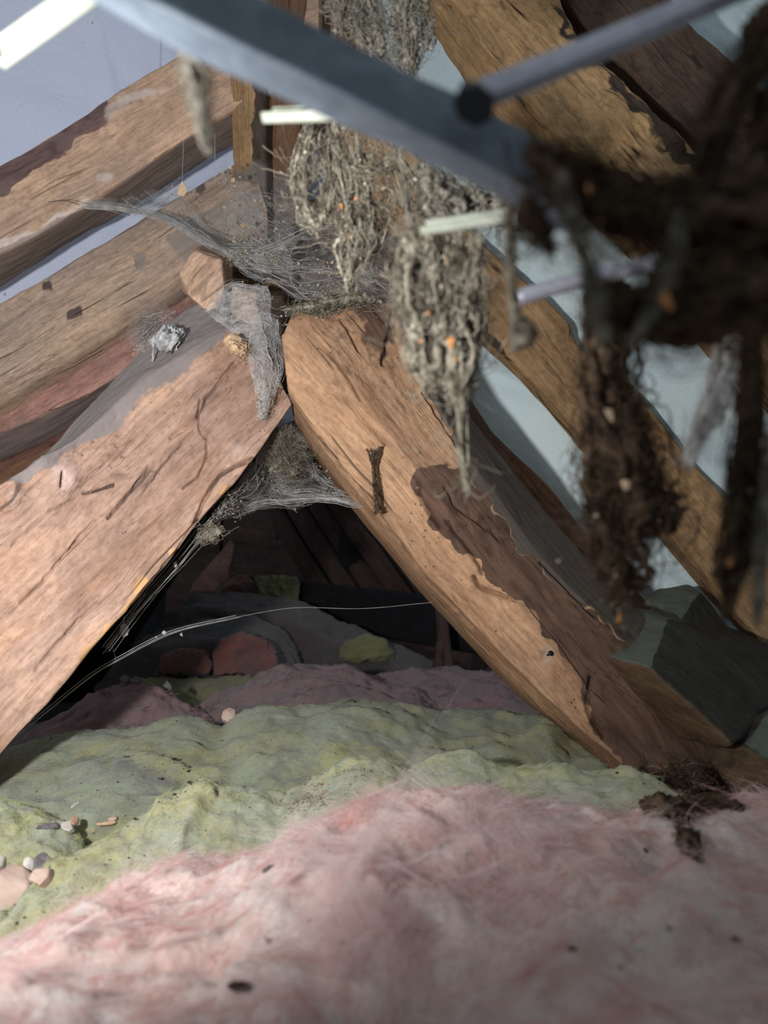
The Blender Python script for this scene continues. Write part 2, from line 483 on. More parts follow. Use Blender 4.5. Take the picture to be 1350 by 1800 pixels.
def wood(name, c1, c2, c3, bark=(92, 70, 60), dust=(140, 132, 128), pale=(200, 178, 168), gs=1.0, crack=0.7, ringy=0.25, dusty=0.25, holes=0.5, seed=0.0):
    """weathered timber, grain along the local X axis; tone.r = bark or brown heart, tone.g = dust film, on the blocks also facet light painted in, tone.b = pale knot"""
    s = NT(name); ob = s.map(s.tc.outputs['Object'], (1, 1, 1), (seed, seed * 0.3, 0))
    wv = s.vec('SUBTRACT', s.noise(ob, 5.0, 2, 0.5, 0, True), (0.5, 0.5, 0.5))
    wv = s.vec('MULTIPLY', wv, (0.0, 0.03, 0.03)); v = s.vec('ADD', ob, wv)
    fine = s.noise(s.map(v, (14 * gs, 210 * gs, 210 * gs)), 1.0, 6, 0.66)
    mid = s.noise(s.map(v, (4 * gs, 46 * gs, 46 * gs)), 1.0, 5, 0.62, 0.2)
    blot = s.noise(s.map(ob, (5, 11, 11)), 1.0, 4, 0.6, 0.5)
    mott = s.noise(ob, 38.0, 5, 0.65)
    col = s.ramp(blot, [(0.30, lin(*c1)), (0.5, lin(*c2)), (0.68, lin(*c3))])
    col = s.mix(0.5, col, s.ramp(mid, [(0.28, (0.60, 0.56, 0.54, 1)), (0.5, (0.97, 0.96, 0.96, 1)), (0.72, (1.16, 1.15, 1.14, 1))]), 'MULTIPLY')
    col = s.mix(0.45, col, s.ramp(mott, [(0.32, (0.66, 0.62, 0.62, 1)), (0.5, (1, 1, 1, 1)), (0.68, (1.18, 1.16, 1.16, 1))]), 'MULTIPLY')
    col = s.mix(0.6, col, s.ramp(fine, [(0.3, (0.5, 0.46, 0.42, 1)), (0.55, (1, 1, 1, 1)), (0.75, (1.2, 1.18, 1.15, 1))]), 'MULTIPLY')
    strk = s.noise(s.map(v, (1.3, 10, 10), (2, 7, 3)), 1.0, 4, 0.6, 0.6)
    col = s.mix(0.8, col, s.ramp(strk, [(0.32, (0.66, 0.61, 0.60, 1)), (0.5, (0.98, 0.98, 0.98, 1)), (0.66, (1.14, 1.12, 1.1, 1))]), 'MULTIPLY')
    spk = s.noise(s.map(ob, (110, 190, 190)), 1.0, 3, 0.7)
    col = s.mix(0.5, col, s.ramp(spk, [(0.34, (0.62, 0.58, 0.56, 1)), (0.5, (1, 1, 1, 1)), (0.7, (1.2, 1.2, 1.2, 1))]), 'MULTIPLY')
    w = s.n('ShaderNodeTexWave', wave_type='RINGS', rings_direction='X')
    s.lk(s.map(v, (0.35, 1, 1)), w.inputs['Vector']); w.inputs['Scale'].default_value = 60; w.inputs['Distortion'].default_value = 4; w.inputs['Detail'].default_value = 3; w.inputs['Detail Scale'].default_value = 0.6
    col = s.mix(ringy, col, s.ramp(w.outputs[1], [(0.0, (0.5, 0.42, 0.37, 1)), (0.35, (1, 1, 1, 1))]), 'MULTIPLY')
    tone = s.n('ShaderNodeAttribute', attribute_name='tone'); sp = s.n('ShaderNodeSeparateColor'); s.lk(tone.outputs['Color'], sp.inputs[0])
    jit = s.math('MULTIPLY', s.math('SUBTRACT', mott, 0.5), 0.9)
    fr = s.step(s.math('ADD', sp.outputs[0], jit), 0.38, 0.62)
    bk = s.mix(0.9, lin(*bark), s.ramp(s.noise(s.map(v, (14, 45, 45)), 1.0, 6, 0.65, 1.2), [(0.3, (0.4, 0.36, 0.34, 1)), (0.52, (1, 1, 1, 1)), (0.7, (1.5, 1.4, 1.3, 1))]), 'MULTIPLY')
    col = s.mix(fr, col, bk)
    fb = s.step(s.math('ADD', sp.outputs[2], jit), 0.3, 0.8, 0, 0.85)
    col = s.mix(fb, col, s.mix(0.6, lin(*pale), s.ramp(s.noise(ob, 70, 5, 0.7, 1.0), [(0.3, (0.55, 0.5, 0.48, 1)), (0.6, (1.1, 1.1, 1.1, 1))]), 'MULTIPLY'))
    # drying cracks along the grain
    ck = s.math('ABSOLUTE', s.math('SUBTRACT', s.noise(s.map(v, (0.7, 20, 20)), 1.0, 1, 0.4, 0.0), 0.5))
    ckm = s.step(s.noise(s.map(ob, (7, 16, 16), (3, 1, 2)), 1.0, 2), 0.5, 0.62)
    cr = s.math('MULTIPLY', s.step(ck, 0.003, 0.016, 1.0, 0.0), ckm)
    ck2 = s.math('ABSOLUTE', s.math('SUBTRACT', s.noise(s.map(v, (2.6, 55, 55), (5, 2, 1)), 1.0, 2, 0.5, 0.0), 0.5))
    cr2 = s.math('MULTIPLY', s.step(ck2, 0.002, 0.016, 0.4, 0.0), s.step(s.noise(s.map(ob, (9, 20, 20), (1, 6, 4)), 1.0, 3), 0.46, 0.6))
    cr = s.math('MAXIMUM', cr, cr2)
    col = s.mix(s.math('MULTIPLY', cr, crack), col, lin(38, 26, 20))
    # worm holes and droppings
    vo = s.n('ShaderNodeTexVoronoi'); s.lk(ob, vo.inputs['Vector']); vo.inputs['Scale'].default_value = 95
    hm = s.math('MULTIPLY', s.step(vo.outputs[0], 0.09, 0.16, 1.0, 0.0), s.step(s.noise(ob, 17, 2), 0.5, 0.58))
    col = s.mix(s.math('MULTIPLY', hm, holes), col, lin(34, 24, 18))
    # dust film; on the timber blocks also the painted light of their facets
    fg = s.step(s.math('ADD', sp.outputs[1], s.math('MULTIPLY', jit, 0.7)), 0.35, 0.7, 0, 0.92)
    dn = s.math('MULTIPLY', s.step(s.noise(ob, 9, 6, 0.65), 0.42, 0.75), dusty)
    fg = s.math('MAXIMUM', fg, dn)
    du = s.mix(0.35, lin(*dust), s.ramp(s.noise(ob, 160, 4, 0.7), [(0.3, 0.65), (0.7, 1.2)]), 'MULTIPLY')
    col = s.mix(fg, col, du)
    gr = s.math('MULTIPLY', s.math('SUBTRACT', 1.0, tone.outputs['Alpha']), 0.9)
    col = s.mix(gr, col, lin(46, 33, 27))
    h = s.math('ADD', s.math('MULTIPLY', fine, 0.5), s.math('MULTIPLY', mid, 0.8))
    h = s.math('SUBTRACT', h, s.math('MULTIPLY', cr, 1.2)); h = s.math('ADD', h, s.math('MULTIPLY', mott, 0.35))
    h = s.math('MULTIPLY', h, s.math('SUBTRACT', 1.0, s.math('MULTIPLY', fg, 0.8)))
    s.bump(h, 0.6, 0.0025)
    return s.fin(col, 0.82, 0.18)

def fluff(name, stops, dirt=(120, 116, 110), dirty=0.4, speck=0.6, fold=14.0, sss=0.12, seed=0.0):
    """matted glass wool"""
    s = NT(name); ob = s.map(s.tc.outputs['Object'], (1, 1, 1), (seed, seed, seed))
    a = s.noise(s.map(ob, (1, 1, 1.6)), fold, 7, 0.6, 1.1)
    w = s.noise(s.map(ob, (14, 60, 60)), 1.0, 6, 0.65, 1.6)
    f = s.math('ADD', s.math('MULTIPLY', a, 0.72), s.math('MULTIPLY', w, 0.28))
    col = s.ramp(f, [(p, lin(*c)) for p, c in stops])
    d = s.math('MULTIPLY', s.step(s.noise(ob, 7.5, 6, 0.68, 0.4), 0.45, 0.68), dirty)
    col = s.mix(d, col, lin(*dirt))
    col = s.mix(0.5, col, s.ramp(s.noise(ob, 220, 4, 0.7, 0.5), [(0.3, 0.62), (0.5, 1.0), (0.72, 1.2)]), 'MULTIPLY')
    vo = s.n('ShaderNodeTexVoronoi'); s.lk(ob, vo.inputs['Vector']); vo.inputs['Scale'].default_value = 170
    hm = s.math('MULTIPLY', s.step(vo.outputs[0], 0.1, 0.2, 1.0, 0.0), s.step(s.noise(ob, 22, 3), 0.5, 0.62))
    col = s.mix(s.math('MULTIPLY', hm, speck), col, lin(60, 50, 42))
    s.bump(s.math('ADD', s.noise(ob, 140, 6, 0.7, 1.0), s.math('MULTIPLY', w, 0.8)), 0.6, 0.004)
    s.b.inputs['Subsurface Weight'].default_value = sss; s.b.inputs['Subsurface Radius'].default_value = (0.02, 0.012, 0.01)
    s.b.inputs['Sheen Weight'].default_value = 0.25; s.b.inputs['Sheen Roughness'].default_value = 0.6
    return s.fin(col, 0.95, 0.05)

def plain(name, c, rough=0.8, metal=0.0, var=0.25, scale=60, spec=0.3, c2=None, bump=0.0, bd=0.001):
    s = NT(name); ob = s.tc.outputs['Object']
    n = s.noise(ob, scale, 5, 0.65, 0.6)
    if c2: col = s.ramp(n, [(0.38, lin(*c)), (0.62, lin(*c2))])
    else: col = s.mix(var, lin(*c), s.ramp(n, [(0.3, 0.5), (0.7, 1.35)]), 'MULTIPLY')
    if bump: s.bump(n, bump, bd)
    s.b.inputs['Metallic'].default_value = metal
    return s.fin(col, rough, spec)

def thread(name, c, c2=None, trans=0.25):
    """dusty silk: matt with a little light let through"""
    s = NT(name); n = s.noise(s.tc.outputs['Object'], 90, 4, 0.7)
    col = s.ramp(n, [(0.38, lin(*c)), (0.6, lin(*(c2 or c)))])
    s.fin(col, 0.95, 0.05)
    t = s.n('ShaderNodeBsdfTranslucent'); s.lk(col, t.inputs[0])
    mx = s.n('ShaderNodeMixShader'); mx.inputs[0].default_value = trans
    s.lk(s.b.outputs[0], mx.inputs[1]); s.lk(t.outputs[0], mx.inputs[2]); s.lk(mx.outputs[0], s.out.inputs[0])
    return s.m

def silk(name, c, lo=0.03, hi=0.5, scale=40):
    """a spider's sheet web: mostly see-through, denser where dust lies"""
    s = NT(name); ob = s.tc.outputs['Object']
    a = s.noise(ob, scale, 6, 0.7, 1.2); b = s.noise(s.map(ob, (40, 260, 90)), 1.0, 4, 0.7, 1.0)
    f = s.math('ADD', s.math('MULTIPLY', a, 0.6), s.math('MULTIPLY', b, 0.4))
    fac = s.step(f, 0.38, 0.68, lo, hi)
    s.fin(lin(*c), 0.95, 0.05)
    tr = s.n('ShaderNodeBsdfTransparent'); mx = s.n('ShaderNodeMixShader'); s.lk(fac, mx.inputs[0])
    s.lk(tr.outputs[0], mx.inputs[1]); s.lk(s.b.outputs[0], mx.inputs[2]); s.lk(mx.outputs[0], s.out.inputs[0])
    return s.m

def felt(name, c1, c2, wr=1.0):
    s = NT(name); ob = s.tc.outputs['Object']
    col = s.ramp(s.noise(ob, 5, 4, 0.6, 0.4), [(0.35, lin(*c1)), (0.65, lin(*c2))])
    col = s.mix(0.35, col, s.ramp(s.noise(ob, 300, 4, 0.7), [(0.3, 0.75), (0.7, 1.15)]), 'MULTIPLY')
    vo = s.n('ShaderNodeTexVoronoi'); s.lk(s.map(ob, (1, 1, 0.6)), vo.inputs['Vector']); vo.inputs['Scale'].default_value = 42
    hm = s.math('MULTIPLY', s.step(vo.outputs[0], 0.05, 0.11, 1.0, 0.0), s.step(s.noise(ob, 13, 2), 0.54, 0.6))
    col = s.mix(s.math('MULTIPLY', hm, 0.6), col, lin(70, 58, 60))
    s.bump(s.noise(ob, 12, 5, 0.6, 0.6), 0.35 * wr, 0.02)
    return s.fin(col, 0.75, 0.25)

M = {}
M['hewn_pink'] = wood('hewn_pink', (202, 163, 134), (188, 155, 136), (172, 136, 112), bark=(198, 154, 110), dust=(134, 125, 122), pale=(214, 186, 176), ringy=0.12, dusty=0.12, seed=0.4)
M['hewn_gold'] = wood('hewn_gold', (194, 156, 122), (178, 140, 109), (160, 122, 95), bark=(98, 75, 62), dust=(77, 73, 69), pale=(176, 150, 128), ringy=0.2, dusty=0.05, holes=0.8, seed=2.1)
M['sawn_tan'] = wood('sawn_tan', (220, 182, 152), (210, 174, 147), (196, 168, 151), bark=(116, 92, 88), dust=(158, 140, 129), pale=(226, 206, 194), ringy=0.1, dusty=0.35, crack=0.4, holes=0.3, seed=4.4)
M['sawn_grey'] = wood('sawn_grey', (194, 166, 140), (184, 158, 136), (170, 148, 134), bark=(92, 76, 70), dust=(150, 136, 126), gs=1.3, ringy=0.1, dusty=0.3, crack=0.8, holes=0.4, seed=6.2)
M['red_wood'] = wood('red_wood', (186, 142, 130), (176, 134, 122), (158, 122, 114), bark=(84, 70, 64), dust=(128, 114, 108), dusty=0.3, seed=7.7)
M['right_gold'] = wood('right_gold', (190, 156, 112), (178, 144, 102), (152, 122, 90), bark=(70, 58, 48), dust=(112, 104, 96), gs=0.8, ringy=0.25, dusty=0.18, crack=1.0, seed=9.3)
M['dark_wood'] = wood('dark_wood', (104, 84, 70), (96, 78, 66), (84, 70, 62), bark=(60, 50, 44), dust=(96, 90, 84), dusty=0.35, seed=11.0)
M['brown_wood'] = wood('brown_wood', (140, 104, 78), (128, 96, 74), (112, 86, 70), bark=(74, 60, 52), dust=(118, 108, 102), dusty=0.45, seed=12.5)
M['block_wood'] = wood('block_wood', (66, 64, 58), (62, 60, 54), (58, 55, 49), bark=(90, 70, 52), dust=(98, 102, 92), ringy=0.1, dusty=0.12, crack=0.3, holes=0.1, seed=14.0)  # dust colour doubles as the lighter tone painted on facets facing the light
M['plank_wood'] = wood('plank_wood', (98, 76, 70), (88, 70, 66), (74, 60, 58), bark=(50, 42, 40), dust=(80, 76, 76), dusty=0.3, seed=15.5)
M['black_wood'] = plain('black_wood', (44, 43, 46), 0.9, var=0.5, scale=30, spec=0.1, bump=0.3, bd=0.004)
M['felt_left'] = felt('felt_left', (218, 224, 246), (222, 226, 244))
M['felt_right'] = felt('felt_right', (216, 230, 228), (204, 220, 224))
M['pink'] = fluff('pink', [(0.25, (192, 130, 120)), (0.38, (206, 168, 157)), (0.50, (211, 188, 178)), (0.64, (222, 209, 201))], dirt=(196, 170, 160), dirty=0.45, speck=0.25, fold=13, sss=0.25)
M['green'] = fluff('green', [(0.30, (144, 134, 88)), (0.42, (174, 170, 124)), (0.54, (160, 162, 136)), (0.68, (180, 184, 160))], dirt=(112, 110, 98), dirty=0.85, speck=0.7, fold=11, seed=3)
M['green_dark'] = fluff('green_dark', [(0.30, (128, 122, 74)), (0.42, (160, 158, 110)), (0.54, (146, 151, 124)), (0.68, (166, 172, 150))], dirt=(108, 105, 98), dirty=0.85, speck=0.7, fold=9, seed=5)
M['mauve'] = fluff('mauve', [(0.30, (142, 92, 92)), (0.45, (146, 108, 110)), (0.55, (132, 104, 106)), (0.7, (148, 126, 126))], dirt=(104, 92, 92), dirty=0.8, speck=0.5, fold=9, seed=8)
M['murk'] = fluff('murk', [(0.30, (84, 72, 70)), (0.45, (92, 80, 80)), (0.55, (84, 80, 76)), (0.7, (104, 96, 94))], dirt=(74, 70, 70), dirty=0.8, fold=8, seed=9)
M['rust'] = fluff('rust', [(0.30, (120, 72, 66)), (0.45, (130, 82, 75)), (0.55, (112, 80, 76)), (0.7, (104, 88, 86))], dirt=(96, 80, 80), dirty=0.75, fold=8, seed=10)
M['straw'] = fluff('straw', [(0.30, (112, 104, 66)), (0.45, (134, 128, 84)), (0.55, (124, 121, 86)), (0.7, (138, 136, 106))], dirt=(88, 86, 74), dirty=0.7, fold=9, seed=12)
M['fibre_white'] = thread('fibre_white', (240, 226, 222), (236, 208, 204), 0.4)
M['fibre_pink'] = thread('fibre_pink', (226, 188, 180), (216, 164, 156), 0.4)
M['fibre_green'] = thread('fibre_green', (206, 210, 160), (178, 186, 146), 0.35)
M['fibre_grey'] = thread('fibre_grey', (150, 130, 132), (128, 108, 112), 0.3)
M['aluminium'] = plain('aluminium', (100, 110, 121), 0.65, 0.15, var=0.35, scale=70, c2=(120, 130, 140), spec=0.4)
M['tube'] = plain('tube', (182, 178, 188), 0.4, 0.6, c2=(204, 204, 216), scale=90)
M['ivory'] = plain('ivory', (140, 144, 128), 0.6, 0.1, c2=(160, 162, 148), scale=60)
M['black_plastic'] = plain('black_plastic', (16, 16, 19), 0.5, var=0.3)
M['web_grey'] = thread('web_grey', (166, 158, 140), (94, 85, 73), 0.15)
M['web_pale'] = thread('web_pale', (150, 144, 130), (112, 105, 94), 0.25)
M['web_dark'] = thread('web_dark', (108, 88, 70), (50, 40, 33), 0.1)
M['silk_line'] = thread('silk_line', (228, 225, 221), (190, 186, 181), 0.3)
M['silk'] = silk('silk', (216, 212, 207), 0.01, 0.17)
M['silk_thick'] = silk('silk_thick', (200, 195, 192), 0.08, 0.66, 55)
M['egg_white'] = thread('egg_white', (206, 205, 204), (158, 155, 152), 0.2)
M['chip'] = plain('chip', (198, 140, 84), 0.8, c2=(170, 112, 66), scale=200)
M['chip_pale'] = plain('chip_pale', (214, 184, 150), 0.8, c2=(190, 156, 124), scale=150)
M['plaster'] = plain('plaster', (204, 178, 162), 0.9, c2=(188, 160, 146), scale=45, bump=0.4, bd=0.002)
M['plaster_white'] = plain('plaster_white', (222, 214, 204), 0.9, c2=(200, 190, 180), scale=80, bump=0.3)
M['stone'] = plain('stone', (124, 118, 118), 0.9, c2=(96, 90, 92), scale=120, bump=0.5)
M['dropping'] = plain('dropping', (56, 40, 32), 0.8, var=0.4)
M['grit'] = plain('grit', (190, 180, 158), 0.9, c2=(96, 76, 58), scale=400)
M['boarding'] = plain('boarding', (116, 104, 96), 0.9, c2=(98, 88, 82), scale=12)

# ------------------------------------------------------------------ the roof and the loft floor
def sheet_grid(corners, nu, nv, amp, freq, seed, folds=(), left=()):
    """a slack sheet through four pixel corners (tl, tr, br, bl), with its own wrinkles; front and back skins"""
    c = [P(*p) for p in corners]
    u = np.linspace(0, 1, nu)[:, None, None]; v = np.linspace(0, 1, nv)[None, :, None]
    lf = spline_path(np.array([c[0]] + [P(*q) for q in left] + [c[3]]), nv)[None] if left else c[0] * (1 - v) + c[3] * v
    G = lf * (1 - u) + (c[1] * (1 - v) + c[2] * v) * u
    n = np.cross(c[1] - c[0], c[3] - c[0]); n /= np.linalg.norm(n)
    if n[1] > 0: n = -n
    d = amp * fbm(G * freq, 4, seed) + amp * 0.5 * ridged(G * freq * 1.3 + 4, 2, seed + 4)
    px = proj(G)
    for (x0, y0, x1, y1, w, h) in folds:
        dx, dy = x1 - x0, y1 - y0; L = math.hypot(dx, dy)
        s = ((px[..., 0] - x0) * dy - (px[..., 1] - y0) * dx) / L
        d = d + h * np.exp(-(s / w) ** 2)
    return G + n * d[..., None], n

def sheet(name, corners, mat, nu=90, nv=90, amp=0.006, freq=4, seed=0, thick=0.004, folds=(), parent=None, left=()):
    G, n = sheet_grid(corners, nu, nv, amp, freq, seed, folds, left)
    B = G - n * thick
    nn = nu * nv
    f = grid_faces(nu, nv)
    V = np.concatenate([G.reshape(-1, 3), B.reshape(-1, 3)])
    idx = np.arange(nn).reshape(nu, nv)
    rim = np.concatenate([idx[:, 0], idx[-1, 1:], idx[::-1, -1][1:], idx[0, ::-1][1:-1]])
    rn = np.roll(rim, -1)
    side = np.stack([rim, rn, rn + nn, rim + nn], -1)
    return make_mesh(name, V, [f, f[:, ::-1] + nn, side], mat, parent)

cl = tag(sheet('ceiling', [(-420, -330, 1.34), (760, -330, 1.62), (760, 640, 1.66), (-420, 1120, 1.30)], M['felt_left'], amp=0.005, freq=3.5, seed=2,
               folds=[(150, -60, 205, 190, 14, 0.012)]), 'grey lavender roofing felt behind the left rafters', kind='structure')
lap = sheet('felt_lap', [(168, -330, 1.44), (283, -330, 1.47), (283, 330, 1.50), (190, 330, 1.47)], M['felt_left'], 30, 60, 0.003, 4, 5, 0.003)
child_of(lap, cl)
cr = tag(sheet('ceiling', [(560, -330, 1.62), (2400, -330, 1.04), (2400, 1560, .90), (1290, 1560, 1.20)], M['felt_right'], 150, 90, amp=0.009, freq=4.5, seed=9,
               folds=[(1235, 820, 1350, 870, 16, 0.014), (1120, 650, 1350, 640, 40, 0.01), (820, 720, 1040, 960, 20, -0.01)], left=[(600, 300, 1.50), (690, 640, 1.40), (960, 1060, 1.30)]), 'pale blue roofing felt between the right rafters', kind='structure')

def box(name, x0, x1, y0, y1, z0, z1, mat, parent=None):
    V = np.array([[x, y, z] for x in (x0, x1) for y in (y0, y1) for z in (z0, z1)], float)
    f = np.array([[0, 1, 3, 2], [4, 6, 7, 5], [0, 4, 5, 1], [2, 3, 7, 6], [0, 2, 6, 4], [1, 5, 7, 3]])
    return make_mesh(name, V, [f], mat, parent, False)
tag(box('floor', -1.7, 1.7, -0.5, 3.5, -0.02, 0.0, M['boarding']), kind='structure')
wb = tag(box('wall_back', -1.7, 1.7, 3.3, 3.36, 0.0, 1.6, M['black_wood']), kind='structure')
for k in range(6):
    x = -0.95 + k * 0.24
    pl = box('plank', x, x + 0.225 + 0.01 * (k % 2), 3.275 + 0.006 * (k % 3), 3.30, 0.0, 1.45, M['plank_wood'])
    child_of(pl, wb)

# roof boards of the far bay: right slope in view, left slope in the dark
def boards(nm, top, bot, cnt, mat, thick, n=26, gap=0.06):
    base = None
    tq = [np.array(P(*p)) for p in top]; bq = [np.array(P(*p)) for p in bot]
    nrm = np.cross(tq[1] - tq[0], bq[0] - tq[0]); nrm /= np.linalg.norm(nrm)
    if nrm[1] < 0: nrm = -nrm
    V = np.array([tq[0] + nrm * (thick + 0.004), tq[1] + nrm * (thick + 0.004), bq[1] + nrm * (thick + 0.004), bq[0] + nrm * (thick + 0.004)])
    V = np.concatenate([V, V + nrm * 0.01])
    f = np.array([[0, 1, 2, 3], [7, 6, 5, 4], [0, 4, 5, 1], [1, 5, 6, 2], [2, 6, 7, 3], [3, 7, 4, 0]])
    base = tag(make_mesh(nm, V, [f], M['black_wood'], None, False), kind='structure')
    for k in range(cnt):
        a, b = (k + gap) / cnt, (k + 1 - gap) / cnt
        e = [tq[0] + (tq[1] - tq[0]) * a, tq[0] + (tq[1] - tq[0]) * b]; g = [bq[0] + (bq[1] - bq[0]) * a, bq[0] + (bq[1] - bq[0]) * b]
        sh = nrm * (0.006 * ((k * 7) % 3 - 1))
        A0 = np.array([e[0], g[0]]) + sh; A1 = np.array([e[1], g[1]]) + sh
        p = timber('plank', [A0, A1, A1 + nrm * thick, A0 + nrm * thick], [8, 2, 8, 2], n, mat, 1, 0.002, 0.001, seed=30 + k)
        child_of(p, base)
    return base
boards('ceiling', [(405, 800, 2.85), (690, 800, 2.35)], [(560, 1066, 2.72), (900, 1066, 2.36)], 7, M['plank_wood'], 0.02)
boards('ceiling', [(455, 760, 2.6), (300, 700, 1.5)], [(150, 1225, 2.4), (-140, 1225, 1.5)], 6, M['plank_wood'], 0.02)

# ------------------------------------------------------------------ the two hewn rafters that meet at the apex
Nn = 400
eA = [(-230, 1580, .73), (0, 1332, .79), (80, 1240, .81), (160, 1140, .84), (235, 1060, .86), (300, 985, .88), (345, 925, .90), (400, 862, .92), (450, 800, .94), (490, 745, .96), (515, 712, .975)]
eB = [(-230, 1010, .75), (0, 850, .81), (75, 805, .83), (130, 770, .86), (200, 720, .90), (270, 655, .93), (345, 610, .96), (400, 580, .985), (440, 575, .99)]
eC = [(-230, 1095, .83), (0, 884, .885), (70, 810, .92), (141, 732, .95), (200, 670, .975), (252, 616, .99), (290, 575, 1.01), (325, 545, 1.03), (345, 535, 1.035)]
hl = timber('hip_rafter', [eA, eB, eC, recede(eC, 12, 14, .10), recede(eA, -26, -24, .12)], [120, 26, 16, 20, 20], Nn, M['hewn_pink'], 2, 0.0035, 0.0011,
    paint=[(1, [(-250, 990), (0, 842), (50, 850), (126, 797), (201, 752), (252, 701), (353, 631), (403, 590), (450, 570), (345, 480), (-250, 800)], 13, 8),
           (2, [(78, 818), (110, 805), (138, 822), (140, 858), (118, 880), (88, 868)], 20, 10, .62), (2, [(5, 850), (45, 848), (52, 880), (25, 910), (0, 900)], 18, 10, .55),
           (2, [(385, 770), (440, 775), (445, 805), (405, 812)], 20, 10, .5),
           (0, [(345, 925), (480, 752), (515, 720), (515, 735), (380, 910), (240, 1085), (160, 1190), (60, 1290), (150, 1140), (230, 1050)], 16, 14, .8)],
    bumps=[(108, 842, 34, .010), (108, 842, 12, -.004), (22, 880, 26, .010), (60, 800, 20, .005), (415, 790, 26, .004), (350, 630, 30, .004), (430, 700, 30, -.003), (200, 960, 60, .003), (420, 845, 18, -.006)], seed=1,
    lines=[([(35, 1059), (91, 1004), (141, 943), (170, 915)], 2.1, 0.0064), ([(189, 911), (212, 883), (227, 868), (262, 822)], 2.1, 0.0080), ([(199, 853), (170, 862), (146, 868)], 1.9, 0.0048), ([(413, 636), (373, 686), (343, 737), (300, 770)], 2.4, 0.0064),
           ([(353, 702), (348, 752), (363, 777), (353, 827), (322, 858)], 1.9, 0.0040), ([(443, 807), (393, 832), (363, 873), (327, 948), (282, 1004), (225, 1075)], 2.8, 0.0096), ([(107, 832), (105, 855)], 2.4, 0.0064),
           ([(60, 1180), (110, 1120), (170, 1060)], 1.9, 0.0048), ([(20, 960), (80, 905), (130, 880)], 1.9, 0.0032), ([(240, 880), (300, 800), (340, 760)], 1.9, 0.0032)])
tag(hl, 'broad pinkish hewn rafter rising from the lower left, knotted and dust topped', 'rafter')

f0 = [(503, 655, 1.03), (518, 738, 1.03), (552, 792, 1.02), (640, 905, 1.01), (730, 1012, 1.0), (815, 1112, .98), (940, 1242, .95), (1035, 1314, .93), (1110, 1377, .91), (1190, 1445, .89), (1320, 1580, .87)]
f1 = [(497, 590, .96), (506, 680, .96), (562, 768, .955), (655, 884, .95), (740, 990, .94), (830, 1096, .93), (950, 1218, .91), (1045, 1302, .895), (1120, 1366, .88), (1200, 1432, .87), (1330, 1570, .85)]
f2 = [(520, 540, .97), (600, 640, .945), (690, 770, .93), (790, 905, .92), (890, 1040, .91), (990, 1170, .895), (1090, 1270, .88), (1180, 1345, .87), (1260, 1410, .86), (1400, 1560, .84)]
f3 = [(690, 535, 1.0), (722, 610, .985), (765, 700, .975), (830, 815, .96), (895, 905, .95), (965, 1000, .94), (1050, 1078, .93), (1120, 1150, .92), (1190, 1235, .90), (1275, 1330, .88), (1340, 1400, .87), (1450, 1540, .85)]
f4 = [(700, 545, 1.09), (735, 615, 1.08), (790, 690, 1.07), (835, 742, 1.06), (883, 800, 1.05), (943, 876, 1.04), (1000, 945, 1.03), (1060, 1013, 1.02), (1135, 1085, 1.0), (1240, 1200, .97), (1330, 1310, .95), (1430, 1420, .93), (1540, 1540, .9)]
GREY = [(690, 500), (735, 650), (790, 760), (812, 838), (850, 872), (882, 905), (900, 935), (905, 968), (940, 990), (965, 1022), (1000, 1045), (1050, 1072), (1075, 1098), (1130, 1160), (1320, 1330), (1500, 1500), (1500, 1200), (800, 600)]
BROWN = [(740, 818), (775, 812), (812, 838), (850, 872), (882, 905), (900, 935), (905, 968), (940, 990), (965, 1022), (1000, 1045), (1075, 1098), (1130, 1160), (1320, 1330), (1500, 1600), (1200, 1460), (1060, 1305), (1045, 1290), (1035, 1240), (1022, 1195), (975, 1135), (935, 1075), (890, 1048), (850, 1020), (838, 985), (800, 962), (765, 930), (738, 880), (732, 845)]
